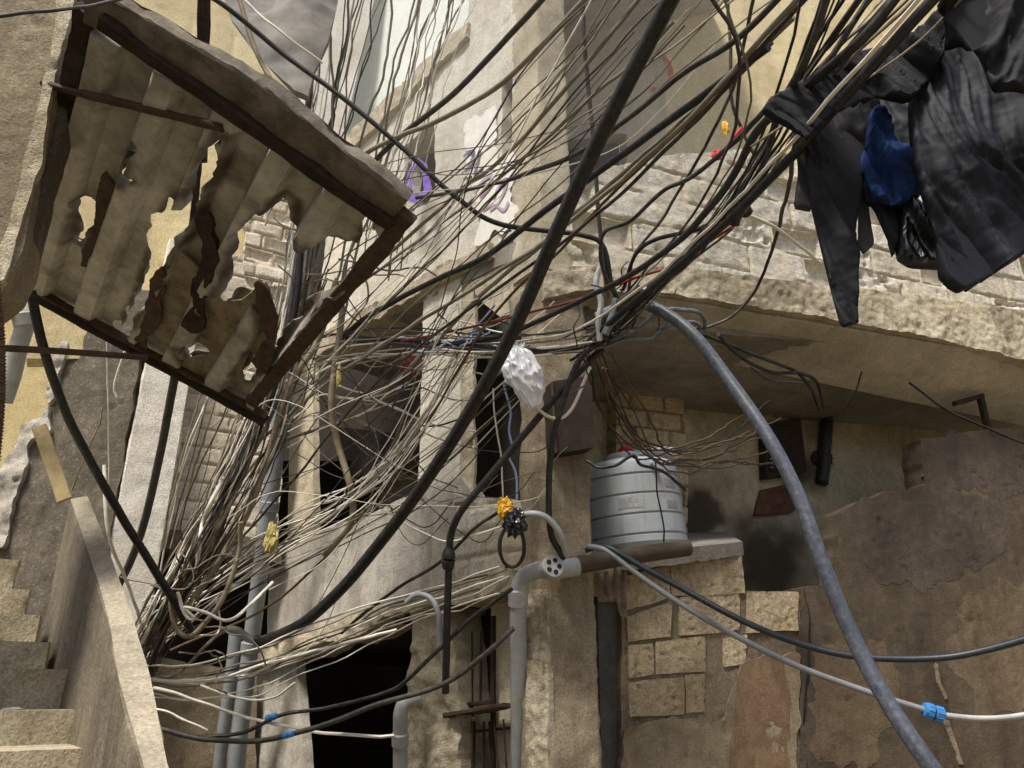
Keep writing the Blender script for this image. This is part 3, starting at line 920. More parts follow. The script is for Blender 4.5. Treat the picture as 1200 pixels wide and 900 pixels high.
# side wall with broken edge, left of the pier; shade put into its dark colour
DW = Plane((f_l.x, f_l.y, 0), (.12, -1, 0)).off(.02)
dw = thing('broken_wall', 'rough concrete wall, shaded by its dark colour, with broken pale edge beyond the stairs', 'wall', DW.hit(90, 900))
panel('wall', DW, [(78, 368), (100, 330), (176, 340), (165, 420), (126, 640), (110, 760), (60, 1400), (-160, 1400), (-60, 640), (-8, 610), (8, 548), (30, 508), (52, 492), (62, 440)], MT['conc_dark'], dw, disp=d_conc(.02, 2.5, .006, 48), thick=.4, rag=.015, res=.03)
panel('broken_edge', DW.off(.06), [(84, 360), (74, 420), (58, 488), (60, 505), (36, 520), (18, 570), (4, 640), (-20, 640), (-6, 580), (6, 540), (24, 500), (50, 488), (62, 430), (76, 366)], MT['conc_grey'], dw, disp=d_conc(.05, 6, .016, 49), thick=.2, rag=.03, res=.025)
yw = Plane((0, 9.6, 0), (.2, -1, 0))
o = panel('yellow_wall', yw, [(-120, 200), (200, 200), (200, 760), (-120, 760)], MT['plaster_y'], None, disp=d_conc(.01, 1.5, .003, 50), thick=.2, res=.06)
tag(o, 'sunlit yellow plaster wall far left behind the broken concrete wall', 'wall')

# near left pier
NP = Plane(PY(40, 150, 2.9), (.35, -1, 0))
npier = thing('concrete_pier', 'near concrete pier with brown stains and pale rough corner at the left edge', 'pillar', NP.hit(-40, 900))
panel('face', NP, [(-160, -120), (98, -120), (84, 10), (60, 120), (26, 296), (10, 326), (-22, 350), (-80, 420), (-160, 560)], MT['conc_brown'], npier, disp=d_conc(.012, 3, .004, 51), thick=.3, rag=.006, res=.022)
panel('corner_edge', NP.off(.02), [(82, -110), (64, 20), (58, 60), (30, 190), (0, 290), (-10, 345), (6, 326), (26, 260), (46, 190), (66, 80), (86, 10), (98, -110)], MT['conc_rough'], npier, disp=d_conc(.016, 7, .006, 52), thick=.05, rag=.012, res=.016)
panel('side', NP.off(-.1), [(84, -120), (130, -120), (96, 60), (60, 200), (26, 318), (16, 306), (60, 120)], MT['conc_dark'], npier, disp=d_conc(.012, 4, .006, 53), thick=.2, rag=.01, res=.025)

left_h = thing('left_shade_wall', 'unseen side wall added left of the stairs to shade them', 'building', (-3.4, 1.2, 0))
prism('wall', [(-3.1, 2.95), (-3.5, 2.95), (-3.5, -3), (-3.1, -3)], 0, 4.4, MT['conc_brown'], left_h, amp=.015, res=.12, seed=12)  # unseen wall, added to keep the sun off the stairs

# ================================================================== stairs
st = thing('staircase', 'worn concrete staircase rising to the left with a solid sloping parapet', 'stairs', PY(100, 900, 3.0))
tA = [(166, 900, 2.25), (138, 800, 2.75), (125, 725, 3.25), (104, 655, 3.9), (82, 588, 4.7)]
tB = [(196, 900, 2.25), (176, 800, 2.75), (154, 725, 3.25), (130, 655, 3.9), (103, 584, 4.7)]
tA = [(190, 980, 2.0)] + tA; tB = [(222, 980, 2.0)] + tB
LA = crom([PY(*p) for p in tA], 6); LB = crom([PY(*p) for p in tB], 6)
# parapet: top strip with inner and outer faces down to the ground
V, Fc = [], []
for i, (p, q) in enumerate(zip(LA, LB)):
    j1 = mn.noise(p * 5) * .012; j2 = mn.noise(q * 5 + Vector((3, 0, 0))) * .016
    w = (q - p); w.z = 0; w.normalize()
    p = p + w * j1; q = q + w * j2
    hs = [0, .03, .12, .25, .4, .6, .85, 1.2, 1.7]
    loop = []
    for h in hs[::-1]: 
        k = Vector((0, 0, -h)); loop.append(p + k + w * (mn.noise((p + k) * 3) * .02 if h else 0))
    for h in hs: 
        k = Vector((0, 0, -h)); loop.append(q + k + w * (mn.noise((q + k) * 3) * .02 if h else 0))
    V += loop
m = len(hs) * 2
for i in range(len(LA) - 1):
    for k in range(m - 1):
        Fc.append([i * m + k, i * m + k + 1, (i + 1) * m + k + 1, (i + 1) * m + k])
Fc.append(list(range(m))[::-1]); Fc.append([(len(LA) - 1) * m + k for k in range(m)])
par = mobj('parapet', V, Fc, m_conc('stair_parapet', '#625747', '#82765f', '#9b8e74', '#4b4233', .6, .5), st, sharp=60, tint=np.full((len(V), 3), (.5, 0, .5)))
# pale skin on the top strip, puts the lit parapet top into colour
V, Fc = [], []
for i, (p, q) in enumerate(zip(LA, LB)):
    for t in (0, .2, .4, .6, .8, 1.0):
        r_ = p.lerp(q, t); V.append(r_ + Vector((0, 0, .016 + .006 * mn.noise(r_ * 9))) + (q - p) * ((mn.noise(r_ * 8) * .04 - .03) if t in (0, 1.0) and t == 1.0 else 0))
for i in range(len(LA) - 1):
    for k in range(5):
        Fc.append([i * 6 + k, i * 6 + k + 1, (i + 1) * 6 + k + 1, (i + 1) * 6 + k])
mobj('lit_top', V, Fc, MT['lit_top'], st, tint=np.full((len(V), 3), (.5, 0, .5)))
# steps
nose = [(75, 930, 2.9), (73, 878, 3.2), (68, 832, 3.5), (62, 784, 3.8), (36, 752, 4.1), (27, 720, 4.4), (16, 690, 4.7), (4, 655, 5.0), (-8, 620, 5.3)]
dirl = Vector((-.75, -.66, 0))
pr = [PY(*p) for p in nose]
for i in range(len(pr) - 1):
    p = pr[i]; nx_ = pr[i + 1]
    run = (nx_ - p); run.z = 0
    foot = [p + dirl * -.1, p + dirl * 1.8, p + dirl * 1.8 + run * 1.15, p - dirl * .1 + run * 1.15]
    prism('step', [(v.x, v.y) for v in foot], p.z - .26, p.z, MT['conc_rough'], st, amp=.018, res=.05, seed=i * 3.0, cham=.015)
pl_ = thing('wooden_plank', 'pale narrow board leaning against dark wall at the top of the stair parapet', 'plank', P(75, 580, 5.6))
beam('board', P(76, 586, 5.55), P(46, 500, 5.75), .10, .03, MT['wood'], pl_, up=(.2, -1, .1), amp=.004)
# litter on steps
for k, (x, y, d) in enumerate(((14, 833, 3.3), (24, 879, 3.05), (8, 880, 3.05))):
    o = blob('litter', P(x, y - 2, d) , .045, .03, .008, MT['paint_w'] if k != 2 else MT['rust_dark'], None, .5, 4, k, 2)
    tag(o, ['white paper scrap on the upper visible stair tread', 'white paper scrap on the lowest visible stair tread', 'dark scrap of rubbish on the lowest visible stair tread'][k], 'litter')

# ================================================================== rusted canopy
cp = [(104, 22), (472, 252), (300, 482), (28, 334)]
rs = [ray(*p) for p in cp]
Mx = np.array([[rs[0][i], -rs[1][i], rs[2][i]] for i in range(3)])
ts = np.linalg.solve(Mx, np.array(rs[3]))       # t0 r0 - t1 r1 + t2 r2 = t3 r3
if min(ts) > 0:
    tt = np.array([ts[0], ts[1], ts[2], 1.0])
else:
    tt = np.array([.7, 1, 1.4, 1.0])
tt = tt / tt.mean() * 4.4
print('canopy depths', tt)
C4 = [CAM + rs[i] * float(tt[i]) for i in range(4)]
U_ = (C4[1] - C4[0]).normalized(); N_ = (C4[1] - C4[0]).cross(C4[3] - C4[0]).normalized()
if N_.dot(CAM - C4[0]) < 0: N_ = -N_
PC = Plane(C4[0], N_); PC.V = (C4[0] - C4[3]); PC.V = (PC.V - N_ * PC.V.dot(N_)).normalized(); PC.U = PC.V.cross(N_).normalized()
cn = thing('rusted_canopy', 'torn rusty corrugated sheet canopy on a corroded frame over the stairs', 'canopy', C4[3])


HUV = []


def d_corr(u, v):
    s = u / .30
    f = s - np.floor(s)
    prof = sst(.12, .22, f) - sst(.58, .68, f)
    dist = np.full_like(u, 9.0)
    for h in HUV:
        for i in range(len(h)):
            ax, ay = h[i]; bx, by = h[(i + 1) % len(h)]
            dx, dy = bx - ax, by - ay
            t = np.clip(((u - ax) * dx + (v - ay) * dy) / (dx * dx + dy * dy + 1e-9), 0, 1)
            dist = np.minimum(dist, np.hypot(u - ax - t * dx, v - ay - t * dy))
    rot = 1 - sst(.0, .05, dist + .025 * fbm(u * 14, v * 14, 66))
    dn = .07 * rot * fbm(u * 7, v * 7, 67) + prof * .095 + .03 * fbm(u * 1.2, v * 1.2, 61) + .006 * fbm(u * 9, v * 9, 62)
    return dn, np.stack([prof, rot, 0 * u], 1)


holes = [
    [(163, 166), (158, 180), (150, 200), (152, 208), (165, 202), (158, 195)],
    [(255, 158), (264, 160), (258, 190), (245, 215), (238, 240), (236, 262), (215, 280), (198, 310), (186, 345), (168, 372), (152, 388), (160, 360), (172, 330), (180, 300), (190, 270), (200, 235), (228, 216), (234, 196), (240, 178)],
    [(335, 228), (347, 240), (344, 262), (352, 285), (385, 282), (398, 290), (420, 262), (428, 282), (402, 322), (360, 350), (325, 402), (318, 380), (310, 345), (296, 335), (282, 352), (266, 362), (260, 350), (280, 320), (293, 275), (312, 250)],
    [(100, 232), (112, 246), (108, 262), (96, 286), (88, 280), (94, 262)],
    [(214, 402), (226, 401), (244, 411), (232, 416), (222, 419)],
    [(296, 405), (302, 412), (307, 425), (300, 438), (290, 445), (284, 430), (292, 420)],
]
holes = [[((x - sum(a for a, b in h) / len(h)) * 1.22 + sum(a for a, b in h) / len(h), (y - sum(b for a, b in h) / len(h)) * 1.06 + sum(b for a, b in h) / len(h)) for x, y in h] for h in holes]
HUV += [[PC.uv(*p) for p in h] for h in holes]
panel('corrugated_sheet', PC, [(98, 16), (474, 246), (298, 478), (34, 330)], MT['canopy2'], cn, holes=holes, res=.016, disp=d_corr, thick=.004, rag=.006, hrag=.05, seed=5, sharp=35)
# drooping torn flaps
for k_, (pp, kk) in enumerate((([(300, 332), (312, 340), (326, 372), (322, 404), (308, 438), (303, 420), (312, 396), (304, 362)], .12),
                               ([(232, 262), (246, 250), (252, 300), (244, 350), (238, 382), (222, 384), (224, 340), (236, 300)], .10),
                               ([(92, 292), (108, 262), (116, 225), (124, 200), (134, 214), (124, 250), (116, 286), (98, 312)], .06),
                               ([(176, 330), (190, 312), (196, 340), (184, 384), (168, 410), (160, 396), (172, 364)], .08))):
    panel('torn_flap', PC.off(kk), pp, MT['rust' if k_ != 1 else 'rust_dark'], cn, res=.012, disp=lambda u, v: (.07 * fbm(u * 3, v * 3, 75) + .015 * fbm(u * 14, v * 14, 76), np.stack([u * 0 + .5, u * 0, u * 0], 1)), thick=.004, rag=.03, seed=k_ + 2.0, sharp=35)
panel('torn_flap', PC.off(.05), [(164, 376), (182, 330), (205, 285), (222, 300), (240, 315), (262, 355), (285, 352), (310, 330), (325, 365), (322, 402), (310, 432), (300, 410), (290, 405), (276, 440), (255, 455), (210, 425)],
      MT['canopy'], cn, holes=[[(213, 402), (228, 400), (246, 411), (232, 416), (220, 419)]], res=.014, disp=lambda u, v: (.05 * fbm(u * 2, v * 2, 71) + .01 * fbm(u * 8, v * 8, 72), np.stack([u * 0 + .5, u * 0, u * 0], 1)), thick=.004, rag=.02, sharp=35)
PCk = PC.off(.07)
PCo = PC.off(.03)


def cbeam(nm, p, q, w, h, mat, k=.05, amp=.02, seed=0, res=.035):
    pl = PC.off(k)
    return beam(nm, pl.hit(*p), pl.hit(*q), w, h, MT[mat], cn, up=N_, amp=amp, res=res, seed=seed)


cbeam('outer_beam', (106, 0), (300, 112), .19, .09, 'rotten', .05, .022, 1)
cbeam('outer_beam', (296, 108), (470, 244), .20, .10, 'rotten', .05, .022, 2)
cbeam('outer_rail', (120, 24), (460, 262), .07, .07, 'rust_dark', .10, .012, 3)
cbeam('side_rail', (478, 252), (296, 470), .09, .07, 'rust', .07, .012, 4)
cbeam('front_rail', (24, 334), (312, 490), .075, .06, 'rust', .07, .012, 5)
cbeam('front_rail', (26, 338), (312, 494), .02, .09, 'rust_dark', .10, .008, 6)
cbeam('wall_rail', (102, 10), (36, 338), .10, .06, 'rust_dark', .05, .02, 7)
cbeam('cross_bar', (50, 98), (262, 150), .035, .035, 'rust', .09, .006, 8)
cbeam('cross_bar', (236, 148), (226, 268), .035, .03, 'rust_dark', -.1, .006, 9)
0 and blob('beam_lump', PC.off(.06).hit(318, 124), .12, .11, .09, MT['rotten'], cn, .5, 2, 4, 4, .12, 60)
0 and blob('beam_lump', PC.off(.06).hit(464, 250), .15, .12, .10, MT['rotten'], cn, .5, 2, 6, 4, .12, 60)
# rebar on the left
rb = thing('steel_bar', 'thin rusty steel bar sticking out level under the canopy from the left pier', 'steel bar', P(0, 408, 3.4))
tube('bar', [P(-60, 405, 3.3), P(60, 411, 3.6), P(172, 419, 4.0)], .016, MT['rust'], rb, 6)

# awning above
aw = thing('awning', 'dark sagging grey sheet awning hanging high above the rusted canopy', 'awning', P(330, 110, 6))
AP = Plane(P(330, 40, 5.6), (.1, -1, .1))
panel('sheet', AP, [(262, -80), (263, 0), (272, 25), (296, 58), (320, 84), (346, 112), (362, 118), (368, 88), (385, 52), (396, 0), (402, -80)], MT['awning'], aw, res=.03,
      disp=lambda u, v: (.12 * fbm(u * 1.5, v * 1.5, 81) + .05 * np.sin(u * 9), np.stack([u * 0 + .5, u * 0, u * 0], 1)), thick=.01)
beam('post', P(240, -40, 4.6), P(236, 190, 5.0), .06, .06, MT['rust_dark'], aw, up=(0, -1, 0))
tube('stay', [P(275, -20, 5.3), P(300, 60, 5.2), P(333, 118, 5.1)], .016, MT['tan'], aw, 6)

# ================================================================== pipes
def pipe(name, label, pts, wpx, mat, cat='pipe', sides=16, collars=(), group=None, parent=None, per=8):
    ps = [P(*p) for p in pts]
    md = pts[len(pts) // 2][2]
    r = wpx / 2 * md / F0
    if parent is None:
        t = thing(name, label, cat, ps[-1], group)
    else: t = parent
    tube('tube', ps, r, MT[mat], t, sides, per)
    path = crom(ps, per)
    for c in collars:
        i = min(len(path) - 2, max(1, int(c * (len(path) - 1))))
        z = (path[i + 1] - path[i - 1])
        lathe('collar', [(r * 1.01, -.05), (r * 1.18, -.045), (r * 1.2, .04), (r * 1.01, .05)], axisM(path[i], z), MT[mat], t, sides)
    return t, r


# drain pipe in front of corner column
dp, r_ = pipe('drain_pipe', 'grey plastic drain pipe with capped elbow in front of the concrete corner column', [(608, 1080, 5.35), (608, 900, 5.35), (608, 780, 5.35), (607, 705, 5.35), (608, 690, 5.35), (613, 678, 5.33), (625, 670, 5.28), (640, 666, 5.22)], 20, 'pvc', 'drain pipe')
lathe('collar', [(r_ * 1.0, -.06), (r_ * 1.16, -.055), (r_ * 1.16, .05), (r_ * 1.0, .06)], axisM(P(607, 700, 5.35), P(607, 690, 5.35) - P(607, 710, 5.35)), MT['pvc'], dp, 20)
ez = P(652, 664, 5.16) - P(630, 669, 5.26)
lathe('end_cap', [(r_ * .9, -.06), (r_ * 1.3, -.05), (r_ * 1.3, .03), (r_ * 1.2, .04), (.01, .041)], axisM(P(646, 665, 5.19), (.35, -.9, .1)), MT['pvc'], dp, 24)
for k in range(5):
    a = 2 * math.pi * k / 5
    M = axisM(P(646, 665, 5.19), (.35, -.9, .1))
    lathe('cap_hole', [(.002, .0415), (r_ * .28, .0415), (r_ * .28, .0445), (.002, .0448)], M @ Matrix.Translation((math.cos(a) * r_ * .7, math.sin(a) * r_ * .7, 0)), MT['room'], dp, 12)
pipe('overflow_pipe', 'dull brown pipe running level from the column below the water tank', [(655, 665, 5.42), (690, 660, 5.48), (730, 653, 5.58), (770, 647, 5.72), (806, 642, 5.85)], 20, 'pipe_brown', 'pipe', 14)
pipe('pipe_stub', 'short white pipe stub joining the drain elbow to the rusty pipe', [(650, 668, 5.35), (676, 664, 5.42)], 22, 'pvc', 'pipe', 16)
pipe('drain_elbow', 'light blue grey pipe elbow at the bottom left of the rough pier', [(468, 1060, 5.7), (469, 900, 5.7), (469, 850, 5.7), (470, 834, 5.7), (475, 824, 5.72), (488, 819, 5.8)], 17, 'pvc', 'pipe', 14, (.3,))
pipe('downpipe', 'tall grey downpipe rising behind the wire bundle to the canopy', [(270, 1040, 7.0), (277, 900, 7.1), (296, 740, 7.3), (312, 620, 7.4), (325, 520, 7.5), (336, 420, 7.6), (352, 280, 7.8)], 19, 'pvc_dark', 'pipe', 14, (.33, .55, .75))
pipe('downpipe', 'shorter grey pipe standing left of the tall downpipe near the bottom', [(250, 1040, 7.0), (257, 900, 7.1), (270, 800, 7.2), (276, 740, 7.3)], 15, 'pvc_dark', 'pipe', 12)
pipe('vent_pipe', 'grey plastic pipe with elbow against the yellow wall at far left', [(4, 470, 5.6), (14, 440, 5.6), (22, 405, 5.6), (28, 385, 5.6), (26, 370, 5.6), (16, 364, 5.6), (2, 366, 5.5)], 20, 'pvc', 'pipe', 14, (.62,))
# corrugated conduit at left edge
ps = crom([P(-9, 540, 2.3), P(-3, 470, 2.3), (P(-3, 400, 2.3)), P(-9, 330, 2.3), P(-14, 250, 2.3)], 40)
V, Fc = tube_data(ps, lambda t: .020 + .003 * math.sin(t * 420), 12)
tag(mobj('ribbed_conduit', V, Fc, MT['brown'], None, sharp=80), 'dark ribbed flexible conduit at the far left edge', 'conduit')

# ================================================================== cables
def cable(label, pts, wpx, mat, name='cable', cat='cable', wob=0.0, sides=8, group=None, per=8, rad=None):
    ps = [P(*p) for p in pts]
    md = pts[len(pts) // 2][2]
    r = rad or wpx / 2 * md / F0
    o = tube(name, ps, r, MT[mat], None, sides, per, wob)
    return tag(o, label, cat, group)


cable('thickest black cable sweeping from the top centre down to the lower left', [(812, -50, 3.4), (770, 30, 3.6), (706, 155, 3.9), (652, 272, 4.2), (602, 386, 4.5), (548, 486, 4.8), (492, 574, 5.1), (442, 640, 5.35), (400, 690, 5.5), (355, 730, 5.65), (312, 750, 5.8), (300, 750.5, 5.82)], 14.5, 'black', sides=12)
cable('pale grey hooked end of the thickest black cable at lower left', [(318, 747, 5.80), (303, 750, 5.82), (293, 749, 5.83), (285, 744, 5.84), (278, 739, 5.86), (268, 737, 5.88)], 9, 'pvc_dark', sides=12)
cable('thick grey hose arching from the wire knot down to the bottom right', [(700, 372, 5.4), (738, 356, 5.3), (770, 362, 5.1), (810, 390, 4.9), (850, 440, 4.7), (900, 512, 4.4), (935, 580, 4.2), (962, 655, 4.0), (1000, 748, 3.8), (1042, 826, 3.6), (1095, 905, 3.4), (1150, 985, 3.3)], 17, 'hose_grey', 'hose', 'hose', sides=14)
cable('black water hose sagging from the tank across the brown wall to the right edge', [(687, 645, 5.35), (700, 640, 5.3), (716, 643, 5.2), (752, 664, 5.1), (800, 690, 5.0), (867, 726, 4.8), (933, 753, 4.7), (1000, 769, 4.6), (1083, 772, 4.5), (1150, 763, 4.4), (1260, 732, 4.2)], 7.5, 'hose_dark', 'hose', 'hose', sides=10)
cable('thin pale water pipe sagging from the tank to the blue coupling', [(690, 640, 5.3), (712, 646, 5.2), (750, 675, 5.1), (800, 709, 5.0), (860, 744, 4.9), (933, 780, 4.8), (1020, 812, 4.7), (1084, 832, 4.65)], 7, 'pvc_dark', 'hose', 'hose', sides=10)
cable('thin pale water pipe from the blue coupling to the right edge', [(1104, 838, 4.64), (1150, 842, 4.6), (1200, 838, 4.5), (1280, 820, 4.4)], 7, 'pvc', 'hose', 'hose', sides=10)
cpl = thing('pipe_coupling', 'bright blue pipe coupling joining the pale water pipes at lower right', 'pipe coupling', P(1095, 835, 4.64))
ax = P(1106, 838.5, 4.64) - P(1082, 831, 4.65)
Mc = axisM(P(1082, 831, 4.65), ax)
rr = 8.5 * 4.64 / 900 ; LL = ax.length
lathe('nut', [(rr * .55, 0), (rr * .9, .003), (rr, .02), (rr, LL * .42), (rr * .8, LL * .45)], Mc, MT['blue'], cpl, 16, 20)
lathe('body', [(rr * .75, LL * .43), (rr * .75, LL * .55)], Mc, MT['black'], cpl, 16)
lathe('nut', [(rr * .8, LL * .53), (rr, LL * .56), (rr, LL * .9), (rr * .7, LL), (rr * .5, LL * 1.0)], Mc, MT['blue'], cpl, 16, 20)
for k in range(10):
    a = 2 * math.pi * k / 10
    for z0, z1 in ((.02, LL * .42), (LL * .57, LL * .9)):
        q = Matrix.Translation((math.cos(a) * rr, math.sin(a) * rr, 0))
        p0 = Mc @ Vector((math.cos(a) * rr, math.sin(a) * rr, z0)); p1 = Mc @ Vector((math.cos(a) * rr, math.sin(a) * rr, z1))
        beam('rib', p0, p1, .006, .006, MT['blue'], cpl, amp=0, res=.2, cham=.001)

